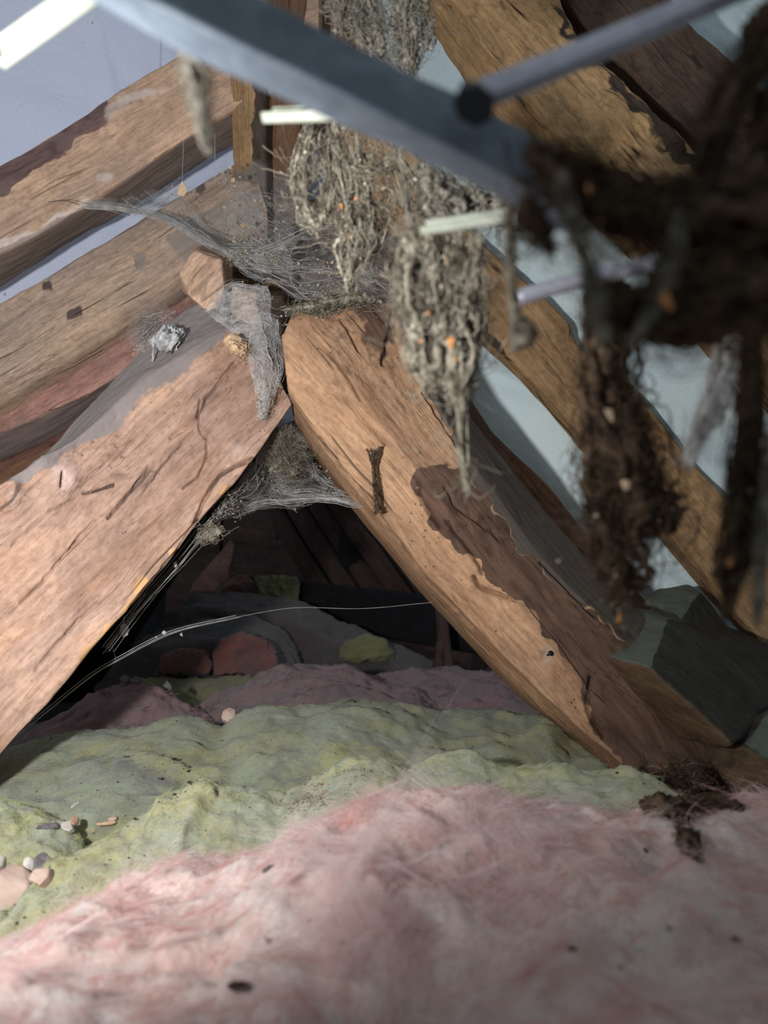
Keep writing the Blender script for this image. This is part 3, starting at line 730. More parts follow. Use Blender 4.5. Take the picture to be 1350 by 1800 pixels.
hr = timber('hip_rafter', [f0, f1, f2, f3, f4, off(f4, Nn, 0, 0.10, -0.02), off(f0, Nn, 0.0, 0.14, 0.0)], [16, 56, 66, 34, 14, 16, 16], Nn, M['hewn_gold'], 2, 0.0016, 0.0006,
    paint=[(1, GREY, 5, 8), (0, BROWN, 4, 10), (0, [(690, 530), (690, 600), (670, 640), (640, 600), (620, 525)], 16, 12), (0, [(500, 535), (690, 525), (740, 690), (680, 770), (600, 690), (530, 600)], 40, 25, .42), (0, [(700, 760), (800, 800), (760, 850), (700, 830)], 30, 20, .4), (0, [(850, 1100), (960, 1150), (1040, 1290), (930, 1200)], 30, 20, .35), (2, [(948, 1140), (968, 1140), (972, 1165), (952, 1170)], 10, 4)],
    bumps=[(775, 850, 40, .006), (870, 1040, 30, -.006), (905, 1060, 18, .004), (950, 1000, 50, .004), (750, 1000, 40, .003), (960, 1155, 12, -.004), (1045, 1250, 30, .005), (860, 900, 40, .003), (1130, 1250, 40, .006), (690, 540, 16, .006)], seed=4,
    lines=[([(600, 563), (618, 590), (633, 618)], 2.1, 0.0064), ([(563, 610), (597, 647), (617, 680), (632, 705)], 1.9, 0.0048), ([(603, 700), (637, 740), (673, 783)], 1.9, 0.0048), ([(743, 690), (775, 735), (803, 783)], 2.4, 0.0064), ([(783, 917), (815, 960), (837, 993), (847, 1012)], 2.4, 0.0064),
           ([(690, 545), (682, 590), (672, 640)], 2.4, 0.0080), ([(830, 1015), (845, 1035), (880, 1050), (905, 1055)], 3.2, 0.0096), ([(1040, 1190), (1032, 1230), (1040, 1270), (1058, 1300)], 2.8, 0.0096), ([(950, 990), (1000, 1040), (1050, 1085)], 2.4, 0.0064), ([(560, 770), (655, 893), (740, 1003), (830, 1105)], 2.4, 0.0048),
           ([(735, 850), (745, 885), (770, 930)], 2.4, 0.0048), ([(780, 860), (800, 890), (840, 920), (880, 950)], 2.1, 0.0048)])
nv = P(962, 1152, .905); nd = np.array([0.25, -0.9, 0.3]); nd /= np.linalg.norm(nd)
V0, f0q = tubes(np.array([[nv + nd * t for t in (-0.012, 0.004, 0.0085, 0.0086, 0.0105, 0.0106)]]), np.array([[.0013, .0013, .0013, .0032, .0032, .0002]]), 10)
nl = make_mesh('nail', V0, [f0q], M['black_plastic']); child_of(nl, hr)
tag(hr, 'golden hewn rafter leaning down to the right, with a wavy brown heart', 'rafter')

# ------------------------------------------------------------------ left roof timbers
A1 = ext([(-160, 372, 1.16), (0, 285, 1.20), (50, 260, 1.21), (100, 230, 1.22), (160, 193, 1.23), (187, 173, 1.235), (213, 153, 1.24), (280, 117, 1.25), (313, 97, 1.255), (420, 38, 1.28), (560, -40, 1.30)], 260)
A2 = ext([(-160, 530, 1.13), (0, 446, 1.17), (67, 413, 1.18), (153, 357, 1.20), (233, 307, 1.215), (293, 267, 1.225), (333, 237, 1.235), (407, 193, 1.25), (560, 105, 1.28)], 260)
A3 = ext([(-160, 590, 1.25), (0, 507, 1.29), (107, 440, 1.31), (213, 380, 1.33), (293, 329, 1.345), (357, 288, 1.36), (417, 258, 1.37), (560, 175, 1.40)], 260)
n = 150
o = timber('rafter', [A2, A1, off(A1, n, 0, 0.11, 0.02), A3], [44, 16, 14, 22], n, M['sawn_tan'], 2, 0.003, 0.001,
    paint=[(0, [(-200, 330), (0, 270), (187, 165), (196, 196), (170, 218), (100, 268), (40, 318), (0, 345), (-200, 450)], 6, 10),
           (1, [(-200, 545), (153, 360), (333, 240), (560, 108), (560, 200), (-200, 640)], 5, 3),
           (2, [(165, 310), (190, 300), (203, 312), (190, 322), (170, 320)], 5, 3), (2, [(60, 405), (150, 350), (157, 362), (70, 425), (0, 450), (-40, 470), (-40, 440)], 8, 8), (2, [(175, 185), (230, 160), (290, 150), (280, 165), (200, 205), (180, 210)], 8, 8, .7), (2, [(210, 265), (290, 215), (300, 230), (220, 285)], 25, 20, .5)],
    bumps=[(190, 200, 20, .006), (100, 262, 30, -.004), (40, 315, 30, -.003), (180, 310, 10, .003)], seed=8)
tag(o, 'topmost left rafter with a bark edge and dusty underside, below the lavender felt', 'rafter')
B1 = ext([(-160, 620, 1.15), (0, 528, 1.19), (80, 484, 1.2), (173, 430, 1.22), (247, 387, 1.235), (300, 355, 1.245), (440, 272, 1.28)], 260)
B2 = ext([(-160, 760, 1.10), (0, 668, 1.14), (133, 584, 1.165), (257, 508, 1.19), (330, 460, 1.21), (470, 372, 1.24)], 260)
B3 = ext([(-160, 800, 1.12), (0, 711, 1.16), (117, 641, 1.18), (213, 581, 1.20), (258, 550, 1.21), (330, 508, 1.23), (470, 420, 1.26)], 260)
o = timber('rafter', [B3, B2, B1, off(B1, n, 0, 0.10, 0.02), off(B3, n, 0, 0.10, 0.0)], [12, 40, 14, 14, 12], n, M['sawn_grey'], 2, 0.002, 0.0012,
    paint=[(0, [(70, 495), (88, 490), (95, 505), (78, 510)], 8, 4), (0, [(115, 545), (140, 535), (145, 552), (120, 560)], 8, 5), (0, [(232, 455), (250, 450), (252, 468), (236, 470)], 6, 3),
           (1, [(300, 560), (330, 480), (300, 420), (330, 380), (470, 330), (470, 430), (330, 520)], 12, 8), (1, [(230, 440), (255, 445), (255, 475), (235, 478)], 10, 4)],
    seed=12)
tag(o, 'pale grey brown left rafter with dark spots, below the thin strip of felt', 'rafter')
C1 = ext([(-160, 795, 1.17), (0, 706, 1.20), (117, 636, 1.22), (213, 576, 1.235), (258, 546, 1.245), (400, 455, 1.27)], 260)
C2 = ext([(-160, 850, 1.15), (0, 760, 1.18), (161, 690, 1.205), (240, 640, 1.22), (400, 540, 1.25)], 260)
C3 = ext([(-160, 895, 1.20), (0, 803, 1.23), (90, 758, 1.24), (166, 712, 1.25), (250, 655, 1.26), (400, 560, 1.29)], 260)
o = timber('rafter', [C3, C2, C1, off(C1, n, 0, 0.10, 0.0), off(C3, n, 0, 0.08, 0.0)], [12, 26, 10, 12, 12], n, M['red_wood'], 2, 0.003, 0.001,
    paint=[(1, [(-200, 860), (161, 692), (400, 545), (400, 600), (166, 730), (-200, 920)], 4, 4), (0, [(235, 560), (270, 540), (290, 570), (250, 600)], 10, 6)], seed=15)
tag(o, 'reddish timber tucked under the spotted grey rafter on the left', 'rafter')
D1 = ext([(-160, 905, 1.26), (0, 820, 1.29), (140, 735, 1.31), (240, 668, 1.33), (330, 610, 1.35)], 260)
D2 = ext([(-160, 1020, 1.22), (0, 930, 1.25), (140, 850, 1.27), (240, 790, 1.29), (330, 730, 1.31)], 260)
o = timber('rafter', [D2, D1, off(D1, n, 0, 0.09, 0.0), off(D2, n, 0, 0.09, 0.0)], [26, 12, 12, 12], n, M['brown_wood'], 2, 0.003, 0.001, seed=17)
tag(o, 'lowest brown timber on the left, half hidden by the pinkish hewn rafter', 'rafter')

# posts and ridge pieces at the apex
p1 = [(405, -80, 1.24), (404, 120, 1.25), (410, 300, 1.26), (420, 480, 1.27)]; p2 = [(466, -80, 1.24), (467, 150, 1.25), (468, 320, 1.26), (470, 480, 1.27)]
n = 80
o = timber('post', [p1, p2, off(p2, n, 0.01, 0.07, 0), off(p1, n, 0.0, 0.07, 0)], [20, 12, 20, 12], n, M['right_gold'], 2, 0.002, 0.001, paint=[(0, [(440, 100), (480, 100), (480, 500), (452, 500)], 10, 8), (1, [(400, 300), (480, 280), (480, 500), (400, 500)], 30, 15)], seed=20)
tag(o, 'narrow golden brown upright standing behind the grey aerial boom', 'post')
p1 = [(475, -80, 1.28), (475, 160, 1.29), (474, 330, 1.30), (472, 480, 1.31)]; p2 = [(540, -80, 1.28), (530, 200, 1.29), (518, 350, 1.30), (515, 480, 1.31)]
o = timber('post', [p1, p2, off(p2, n, 0.0, 0.06, 0), off(p1, n, 0.0, 0.06, 0)], [20, 12, 20, 12], n, M['brown_wood'], 2, 0.002, 0.001, paint=[(1, [(460, 330), (540, 300), (540, 500), (460, 500)], 30, 15)], seed=22)
tag(o, 'darker brown upright beside the golden one, with cobwebs at its foot', 'post')
r1 = [(340, 545, 1.38), (500, 560, 1.38), (690, 575, 1.36)]; r2 = [(340, 345, 1.39), (500, 350, 1.39), (690, 330, 1.38)]
o = timber('ridge_board', [r1, r2, off(r2, n, 0, 0.05, 0), off(r1, n, 0, 0.05, 0)], [36, 10, 36, 10], n, M['brown_wood'], 2, 0.005, 0.002, paint=[(1, [(300, 420), (720, 420), (720, 600), (300, 600)], 60, 25)], seed=24)
tag(o, 'dusty brown timber lying across behind the cobwebs at the apex', 'beam')
o = hull('timber_stub', [(345, 441, 1.06), (390, 456, 1.05), (394, 505, 1.03), (387, 540, 1.02), (364, 548, 1.02), (327, 515, 1.03), (317, 482, 1.05), (330, 450, 1.06),
                         (350, 430, 1.25), (410, 450, 1.25), (405, 545, 1.25), (370, 560, 1.22), (320, 510, 1.22)], M['sawn_tan'], bevel=0.004, cuts=4, rough=0.0016, seed=3, axis=(0.5, 0.35, 0.8))
tag(o, 'orange brown cut timber stub beside the pale grey rafter, above the webs', 'timber')
o = hull('timber_stub', [(407, 503, 1.08), (450, 514, 1.07), (456, 556, 1.04), (447, 600, 1.02), (428, 592, 1.02), (402, 535, 1.06), (410, 495, 1.25), (470, 510, 1.25), (470, 600, 1.2), (410, 590, 1.2)],
         M['sawn_tan'], bevel=0.004, cuts=4, rough=0.0016, seed=6, axis=(0.3, 0.4, -0.8))
tag(o, 'smaller reddish timber stub under the grey sheet web at the apex', 'timber')
o = hull('timber_stub', [(452, 515, 1.12), (500, 520, 1.12), (500, 690, 1.06), (470, 720, 1.05), (440, 640, 1.06), (450, 510, 1.3), (510, 510, 1.3), (510, 690, 1.2), (450, 690, 1.2)],
         M['dark_wood'], bevel=0.004, cuts=4, rough=0.002, seed=8, axis=(0.1, 0.2, 1))
tag(o, 'dark dusty wedge between the two hewn rafters at the apex', 'timber')

# ------------------------------------------------------------------ right roof timbers
n = 170
g1 = [(420, -120, 1.50), (520, 150, 1.46), (600, 400, 1.42), (690, 560, 1.40), (760, 680, 1.38)]; g2 = [(640, -120, 1.50), (700, 130, 1.46), (780, 330, 1.42), (860, 470, 1.40), (930, 560, 1.38)]
g1 = [(430, -120, 1.40), (530, 150, 1.38), (590, 330, 1.36), (640, 450, 1.34), (690, 560, 1.32)]; g2 = [(600, -120, 1.40), (650, 100, 1.38), (690, 260, 1.36), (740, 400, 1.34), (780, 520, 1.32)]
o = timber('rafter', [g1, g2, off(g2, n, 0.0, 0.05, 0), off(g1, n, 0.0, 0.05, 0)], [40, 12, 40, 12], n, M['brown_wood'], 2, 0.004, 0.0015, paint=[(0, [(560, 200), (700, 200), (700, 460), (640, 460)], 30, 20)], seed=26)
tag(o, 'brown rafter behind the hanging grey webs, crossing under the boom', 'rafter')
F1 = ext([(560, 160, 1.32), (640, 360, 1.31), (685, 432, 1.30), (760, 505, 1.29), (847, 587, 1.27), (897, 634, 1.26), (943, 680, 1.25), (977, 717, 1.24), (1023, 766, 1.23), (1090, 838, 1.21), (1157, 918, 1.19), (1200, 967, 1.18), (1267, 1047, 1.16), (1333, 1127, 1.14), (1450, 1270, 1.1)], 0, 420)
F2 = ext([(640, 90, 1.31), (730, 270, 1.30), (800, 375, 1.29), (880, 462, 1.28), (968, 533, 1.26), (1003, 568, 1.25), (1008, 600, 1.245), (1040, 628, 1.235), (1120, 692, 1.215), (1135, 707, 1.21), (1167, 750, 1.2), (1220, 817, 1.18), (1267, 866, 1.16), (1350, 950, 1.14), (1470, 1080, 1.1)], 0, 420)
o = timber('rafter', [F1, F2, off(F2, n, 0.01, 0.045, 0.01), off(F1, n, 0.0, 0.045, 0.0)], [40, 16, 36, 16], n, M['right_gold'], 2, 0.003, 0.0015,
           paint=[(0, [(640, 380), (720, 430), (850, 560), (900, 640), (860, 600), (700, 470)], 10, 8)], bumps=[(1000, 600, 22, -.01), (1150, 770, 20, -.006)], seed=28)
tag(o, 'long golden right rafter sloping between two strips of pale blue felt', 'rafter')
E1 = ext([(730, -110, 1.12), (780, -30, 1.11), (812, 24, 1.1), (841, 73, 1.09), (877, 112, 1.08), (914, 156, 1.07), (955, 205, 1.06), (980, 238, 1.05), (1044, 287, 1.03), (1118, 350, 1.01), (1200, 440, .99), (1290, 550, .97), (1480, 760, .93)], 0, 420)
E2 = ext([(920, -110, 1.10), (983, 0, 1.08), (1012, 53, 1.07), (1060, 110, 1.06), (1120, 165, 1.05), (1190, 235, 1.03), (1260, 310, 1.01), (1350, 400, .99), (1560, 620, .95)], 0, 420)
o = timber('rafter', [E1, E2, off(E2, n, 0.03, 0.10, 0.03), off(E1, n, 0.0, 0.11, 0.0)], [60, 14, 36, 14], n, M['right_gold'], 2, 0.005, 0.003,
    paint=[(0, [(985, 0), (1012, 53), (1200, 235), (1300, 340), (1230, 310), (1100, 175), (1010, 80), (960, 0)], 14, 12)],
    bumps=[(900, 120, 14, -.012), (880, 90, 12, -.01), (985, 160, 14, -.01), (1030, 215, 14, -.014), (1060, 250, 14, -.014), (1090, 285, 12, -.012), (1010, 190, 12, -.012), (1170, 250, 12, -.014), (1195, 275, 12, -.014), (1210, 262, 10, -.012), (1120, 210, 30, .006), (950, 130, 26, .006), (1080, 190, 26, .006)], seed=32)
tag(o, 'rough split golden rafter at the upper right, behind the aluminium rod', 'rafter')
H1 = ext([(930, -120, 1.14), (1000, 0, 1.12), (1035, 55, 1.115), (1130, 150, 1.10), (1220, 245, 1.08), (1330, 360, 1.05), (1560, 600, 1.0)], 0, 420)
H2 = ext([(1080, -120, 1.15), (1165, -20, 1.13), (1216, 44, 1.12), (1277, 96, 1.11), (1340, 165, 1.09), (1450, 290, 1.06), (1620, 470, 1.02)], 0, 420)
o = timber('rafter', [H1, H2, off(H2, n, 0.02, 0.07, 0.02), off(H1, n, 0.0, 0.08, 0.0)], [36, 14, 30, 14], n, M['dark_wood'], 2, 0.004, 0.002, bumps=[(1150, 160, 12, -.008), (1120, 110, 12, -.008)], seed=35)
tag(o, 'dark grey brown rafter at the top right corner, above the split golden one', 'rafter')
K1 = [(660, 520, 1.29), (760, 640, 1.28), (830, 752, 1.27), (900, 838, 1.26), (960, 905, 1.25), (1040, 1000, 1.23), (1130, 1105, 1.21), (1200, 1180, 1.2)]
K2 = [(690, 520, 1.29), (790, 640, 1.28), (866, 757, 1.27), (917, 810, 1.26), (960, 850, 1.255), (983, 877, 1.25), (1010, 912, 1.245), (1066, 975, 1.23), (1150, 1070, 1.21), (1220, 1150, 1.2)]
o = timber('batten', [K1, K2, off(K2, n, 0, 0.03, 0), off(K1, n, 0, 0.03, 0)], [14, 8, 14, 8], n, M['brown_wood'], 1, 0.003, 0.0012, seed=38)
tag(o, 'thin weathered batten between the felt and the golden hewn rafter', 'batten')

# blocks at the foot of the right rafter
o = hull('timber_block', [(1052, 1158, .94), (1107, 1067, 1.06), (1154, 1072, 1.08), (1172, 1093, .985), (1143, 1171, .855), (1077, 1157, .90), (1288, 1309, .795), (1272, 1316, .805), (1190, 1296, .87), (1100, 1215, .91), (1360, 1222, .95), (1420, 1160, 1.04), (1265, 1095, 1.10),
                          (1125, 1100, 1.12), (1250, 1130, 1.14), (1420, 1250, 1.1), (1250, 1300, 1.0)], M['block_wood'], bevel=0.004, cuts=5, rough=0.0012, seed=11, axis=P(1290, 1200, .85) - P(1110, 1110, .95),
         paint=[(1, [(1045, 1165), (1100, 1050), (1160, 1060), (1174, 1093), (1143, 1172), (1077, 1157)], 3, 1.0), (0, [(1040, 1160), (1077, 1156), (1143, 1172), (1290, 1308), (1290, 1330), (1180, 1310), (1080, 1220)], 4, 1.0)])  # end facet painted lighter for ambient light and dust; underside is brown bare wood
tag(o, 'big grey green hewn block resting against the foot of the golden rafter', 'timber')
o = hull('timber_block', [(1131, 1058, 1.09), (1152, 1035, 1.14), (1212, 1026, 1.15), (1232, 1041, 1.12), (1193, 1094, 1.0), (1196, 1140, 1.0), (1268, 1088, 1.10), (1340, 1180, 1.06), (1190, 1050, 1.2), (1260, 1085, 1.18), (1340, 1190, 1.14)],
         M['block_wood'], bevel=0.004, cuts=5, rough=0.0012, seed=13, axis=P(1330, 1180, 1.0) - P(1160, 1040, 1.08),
         paint=[(1, [(1120, 1060), (1150, 1025), (1215, 1018), (1233, 1040), (1193, 1094), (1190, 1085), (1160, 1070)], 3, .9)])  # top facet painted lighter, ambient light and dust in one tone
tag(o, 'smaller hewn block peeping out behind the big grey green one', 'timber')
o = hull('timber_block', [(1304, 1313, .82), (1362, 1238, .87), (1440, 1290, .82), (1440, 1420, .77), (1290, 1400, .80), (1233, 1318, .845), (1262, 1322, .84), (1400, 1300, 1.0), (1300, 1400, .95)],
         M['block_wood'], bevel=0.004, cuts=4, rough=0.0015, seed=17, axis=P(1440, 1400, .8) - P(1240, 1320, .84), paint=[(0, [(1225, 1312), (1305, 1312), (1360, 1345), (1460, 1380), (1460, 1430), (1280, 1420)], 5, 1.0), (1, [(1304, 1310), (1362, 1236), (1450, 1290), (1450, 1375), (1360, 1345)], 4, .7)])  # upper facet lightened in colour like the big block's end; lower face brown wood
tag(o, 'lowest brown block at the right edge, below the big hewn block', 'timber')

# timbers in the dark bay
n = 60
b1 = [(430, 1110, 2.6), (600, 1110, 2.5), (900, 1160, 2.2)]; b2 = [(430, 1012, 2.6), (540, 1022, 2.5), (760, 1046, 2.3), (900, 1062, 2.2)]
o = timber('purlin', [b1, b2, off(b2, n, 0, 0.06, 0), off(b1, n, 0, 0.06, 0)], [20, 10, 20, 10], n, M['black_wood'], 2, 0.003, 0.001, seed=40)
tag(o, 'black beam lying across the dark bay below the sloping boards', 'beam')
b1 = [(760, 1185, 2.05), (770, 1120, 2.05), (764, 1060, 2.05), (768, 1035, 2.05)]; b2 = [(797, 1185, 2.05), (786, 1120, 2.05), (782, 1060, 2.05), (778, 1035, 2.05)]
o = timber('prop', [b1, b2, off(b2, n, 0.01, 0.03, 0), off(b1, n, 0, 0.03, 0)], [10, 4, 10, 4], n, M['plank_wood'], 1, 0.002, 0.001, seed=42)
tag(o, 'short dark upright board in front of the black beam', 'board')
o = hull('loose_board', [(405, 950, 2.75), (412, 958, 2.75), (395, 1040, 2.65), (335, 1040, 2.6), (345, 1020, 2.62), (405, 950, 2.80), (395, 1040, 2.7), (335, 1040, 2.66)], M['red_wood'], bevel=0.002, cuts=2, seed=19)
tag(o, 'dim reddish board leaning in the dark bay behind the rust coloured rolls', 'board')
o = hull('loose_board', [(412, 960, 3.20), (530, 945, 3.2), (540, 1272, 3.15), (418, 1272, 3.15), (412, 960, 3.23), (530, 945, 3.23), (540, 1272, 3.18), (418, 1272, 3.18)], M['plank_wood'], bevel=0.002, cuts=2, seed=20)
tag(o, 'dim grey board above the straw yellow block deep in the dark bay', 'board')

# ------------------------------------------------------------------ glass wool
SURF = {}
def batt(name, crest, mat, prof, nx=200, sub=10, amp=0.012, freq=11, fine=0.0025, fold=0.006, seed=0, bumps=(), parent=None, floor=0.01):
    """a lumpy quilt: prof = [(dy, dz)] from the toe nearest the camera over the crest to its back; closed underneath"""
    c = resample(crest, nx, 1)
    e = []
    for dy, dz in prof:
        q = c + np.array([0, dy, 0])
        if dz is None: q[:, 2] = floor
        else: q[:, 2] = c[:, 2] + dz
        e.append(q)
    k = len(e)
    G = loft_grid(e, [sub] * (k - 1) + [6], True)
    m = G.shape[1]
    N = normals_grid(G); cc = G.mean(1, keepdims=True)
    sg = np.sign(np.sum(N * (G - cc), -1).mean()); N = N * sg
    L = G.reshape(-1, 3)
    w = L + 0.012 * np.stack([noise(L * 14 + 5 * j, seed + j) for j in range(3)], -1)
    D = amp * fbm(w * freq, 4, seed, 0.5) + fold * ridged(w * np.array([freq * .9, freq * 1.7, freq * 1.7]), 3, seed + 6) + fine * fbm(L * 75, 3, seed + 11, 0.6)
    px = proj(L)
    for (x, y, r, h) in bumps:
        D = D + h * np.exp(-((px[:, 0] - x) ** 2 + (px[:, 1] - y) ** 2) / (r * r))
    V = L + N.reshape(-1, 3) * D[:, None]
    V[:, 2] = np.maximum(V[:, 2], floor)
    q = ring_faces(nx, m)
    if sg < 0: q = q[:, ::-1]
    caps = []
    VV = [V]; b = len(V)
    for end, fl in ((0, 0), (nx - 1, 1)):
        VV.append(V[end * m:(end + 1) * m].mean(0)[None]); j = np.arange(m) + end * m; jn = (np.arange(m) + 1) % m + end * m
        t = np.stack([j, np.full(m, b), jn], -1); b += 1
        caps.append(t[:, ::-1] if (fl == 1) ^ (sg < 0) else t)
    o = make_mesh(name, np.concatenate(VV), [q] + caps, mat, parent)
    NG = normals_grid(V.reshape(nx, m, 3)).reshape(-1, 3) * sg
    SURF[o.name] = (V, NG, proj(V))
    return o

def surf(o, region=None, nz=0.0):
    V, N, px = SURF[o.name]
    k = (N[:, 2] > nz) & (px[:, 0] > -120) & (px[:, 0] < 1470) & (px[:, 1] < 1960)
    k &= np.sum(N * (V - np.array([0, 0, CZ])), -1) < 0.02
    if region is not None: k &= polymask(px, region, 1) > 0.5
    return V[k], N[k]

TOP = [(-0.30, None), (-0.28, -0.10), (-0.16, -0.02), (-0.06, -0.002), (0, 0), (0.06, -0.03), (0.12, -0.09), (0.14, None)]
pk = batt('insulation_batt', [(-260, 1760, .47), (-150, 1730, .49), (0, 1676, .50), (100, 1614, .52), (185, 1565, .53), (220, 1543, .53), (300, 1528, .55), (370, 1521, .56), (440, 1494, .57), (495, 1476, .58), (512, 1456, .59), (560, 1446, .6), (600, 1436, .6), (680, 1420, .6), (760, 1424, .6), (870, 1421, .6), (930, 1430, .6), (1000, 1426, .6), (1100, 1430, .6), (1200, 1424, .6), (1350, 1426, .6), (1560, 1432, .6)],
          M['pink'], [(-0.52, None), (-0.50, -0.08), (-0.40, -0.022), (-0.28, -0.006), (-0.16, -0.002), (-0.05, 0.0), (0, 0), (0.05, -0.03), (0.09, -0.09), (0.1, None)], nx=360, sub=22, amp=0.009, freq=13, fine=0.0022, fold=0.006, seed=51,
          bumps=[(745, 1745, 85, -.052), (635, 1780, 75, -.045), (850, 1735, 50, -.028), (820, 1810, 60, .022), (700, 1665, 60, .012), (1150, 1530, 45, -.014), (1000, 1700, 60, .010), (470, 1640, 60, .010), (700, 1560, 40, -.006), (620, 1690, 60, .010), (780, 1665, 70, .010), (1220, 1440, 40, -.008)])
tag(pk, 'wide pink glass wool quilt in the foreground, torn and fluffy', 'insulation')
TV, TN = surf(pk)
fibres('white_fibre', TV, TN, 0.5, 0.016, 0.00006, M['fibre_white'], pk, 700, 50, 0.0045, 0.004, 0.6, 7, 1, 0.6)
TW, TM = surf(pk, [(540, 1470), (900, 1440), (1000, 1500), (960, 1600), (820, 1660), (560, 1700), (600, 1560)])
fibres('white_wisp', TW, TM, 1.2, 0.030, 0.00006, M['fibre_white'], pk, 110, 90, 0.004, 0.008, 0.3, 9, 9, 0.9)
fibres('pink_fibre', TV, TN, 0.8, 0.016, 0.00006, M['fibre_pink'], pk, 700, 34, 0.006, 0.003, 0.8, 6, 2, 0.4)

gA = batt('insulation_batt', [(-160, 1690, .52), (-60, 1640, .55), (0, 1607, .58), (39, 1584, .60), (65, 1553, .62), (86, 1529, .63), (117, 1506, .65), (161, 1485, .67), (207, 1462, .69), (244, 1438, .71), (270, 1424, .72), (284, 1400, .73), (327, 1392, .74), (363, 1372, .75), (390, 1386, .76), (443, 1391, .77), (473, 1400, .77), (504, 1405, .77), (544, 1372, .78), (589, 1347, .79), (620, 1335, .8), (680, 1336, .81), (720, 1358, .81), (770, 1334, .82), (800, 1327, .82), (835, 1328, .82), (871, 1345, .82), (932, 1350, .81), (992, 1352, .8), (1043, 1357, .79), (1103, 1352, .78), (1140, 1362, .77), (1174, 1385, .76), (1200, 1402, .74), (1300, 1430, .7)],
          M['green'], [(-0.17, None), (-0.155, -0.10), (-0.10, -0.035), (-0.04, -0.008), (0, 0), (0.035, -0.03), (0.06, -0.09), (0.07, None)], nx=300, sub=14, amp=0.004, freq=15, fine=0.0022, fold=0.003, seed=61)
tag(gA, 'yellow green glass wool ridge directly behind the pink quilt', 'insulation')
a, b = surf(gA)
fibres('fibre', a, b, 0.2, 0.012, 0.00007, M['fibre_green'], gA, 420, 26, 0.004, 0.002, 0.7, 5, 3, 0.4)
gB = batt('insulation_batt', [(-200, 1345, .98), (-100, 1336, 1.0), (0, 1328, 1.02), (60, 1312, 1.04), (150, 1298, 1.06), (250, 1278, 1.08), (330, 1260, 1.1), (370, 1269, 1.1), (395, 1276, 1.1), (430, 1258, 1.12), (490, 1241, 1.14), (560, 1243, 1.15), (640, 1233, 1.16), (720, 1243, 1.17), (770, 1260, 1.17), (830, 1257, 1.16), (880, 1261, 1.15), (950, 1263, 1.14), (1000, 1280, 1.12), (1060, 1315, 1.08), (1120, 1350, 1.0), (1200, 1390, .95)],
          M['green_dark'], [(-0.32, None), (-0.31, -0.10), (-0.24, -0.05), (-0.12, -0.014), (0, 0), (0.05, -0.03), (0.09, -0.09), (0.10, None)], nx=260, sub=16, amp=0.010, freq=9, fine=0.0025, fold=0.005, seed=71,
          bumps=[(385, 1300, 40, -.014), (410, 1355, 30, -.01), (960, 1300, 30, .016), (880, 1300, 40, .008), (1010, 1320, 40, -.01), (180, 1370, 80, .012), (560, 1290, 60, .012)])
tag(gB, 'grey green glass wool quilt spreading under the arch of the rafters', 'insulation')
a, b = surf(gB)
fibres('fibre', a, b, 0.3, 0.012, 0.00008, M['fibre_green'], gB, 260, 22, 0.005, 0.002, 0.7, 5, 4, 0.4)
gC = batt('insulation_batt', [(-160, 1440, .70), (-60, 1432, .71), (0, 1432, .72), (50, 1449, .73), (90, 1462, .73), (112, 1490, .72), (124, 1530, .70)],
          M['green'], [(-0.10, None), (-0.09, -0.05), (-0.05, -0.02), (0, 0), (0.04, -0.02), (0.06, None)], nx=90, sub=12, amp=0.006, freq=18, fine=0.003, fold=0.003, seed=81)
tag(gC, 'pale green tuft of glass wool at the left edge beside the plaster rubble', 'insulation')
a, b = surf(gC)
fibres('fibre', a, b, 0.9, 0.012, 0.00008, M['fibre_green'], gC, 120, 26, 0.003, 0.004, 0.6, 5, 5, 0.4)

def mound(label, mat, crest, run, back, seed, amp=0.012, freq=9, nx=110, fib=None, bumps=()):
    o = batt('insulation_batt', crest, mat, [(-run, None), (-run * .93, -0.09), (-run * .55, -0.03), (-run * .2, -0.004), (0, 0), (back * .5, -0.03), (back * .9, -0.09), (back, None)], nx, 10, amp, freq, 0.003, 0.006, seed, bumps)
    tag(o, label, 'insulation')
    if fib:
        a, b = surf(o); fibres('fibre', a, b, 0.3, 0.02, 0.0002, M[fib], o, 110, 20, 0.006, 0.003, 0.7, 5, seed, 0.4)
    return o
mound('dusty mauve glass wool quilt at the left, under the broad pinkish rafter', M['mauve'], [(20, 1330, 1.22), (60, 1298, 1.24), (100, 1265, 1.27), (170, 1219, 1.3), (230, 1208, 1.32), (280, 1216, 1.32), (330, 1243, 1.31), (370, 1266, 1.3), (400, 1290, 1.28)], 0.2, 0.12, 91, 0.006, 10, fib='fibre_grey')
mound('dusty mauve glass wool quilt in the middle, behind the grey green one', M['mauve'], [(290, 1290, 1.42), (330, 1258, 1.44), (400, 1220, 1.46), (470, 1190, 1.48), (530, 1174, 1.5), (600, 1176, 1.5), (660, 1189, 1.5), (720, 1213, 1.48), (770, 1250, 1.46), (800, 1290, 1.44)], 0.3, 0.14, 95, 0.008, 9, fib='fibre_grey')
mound('dusty mauve glass wool at the right, beneath the short dark upright board', M['mauve'], [(630, 1200, 1.7), (680, 1184, 1.72), (740, 1178, 1.74), (800, 1174, 1.75), (870, 1182, 1.72), (900, 1199, 1.7), (960, 1240, 1.66), (1010, 1280, 1.6), (1060, 1330, 1.55)], 0.34, 0.16, 99, 0.008, 9, fib='fibre_grey')
mound('dark mauve hump carrying two rust red patches, far left of the dark bay', M['murk'], [(215, 1175, 2.0), (240, 1140, 2.0), (265, 1116, 2.0), (320, 1102, 2.0), (370, 1094, 2.0), (440, 1088, 2.0), (490, 1103, 2.0), (520, 1140, 2.0), (540, 1180, 1.98)], 0.22, 0.2, 103, 0.01, 7)
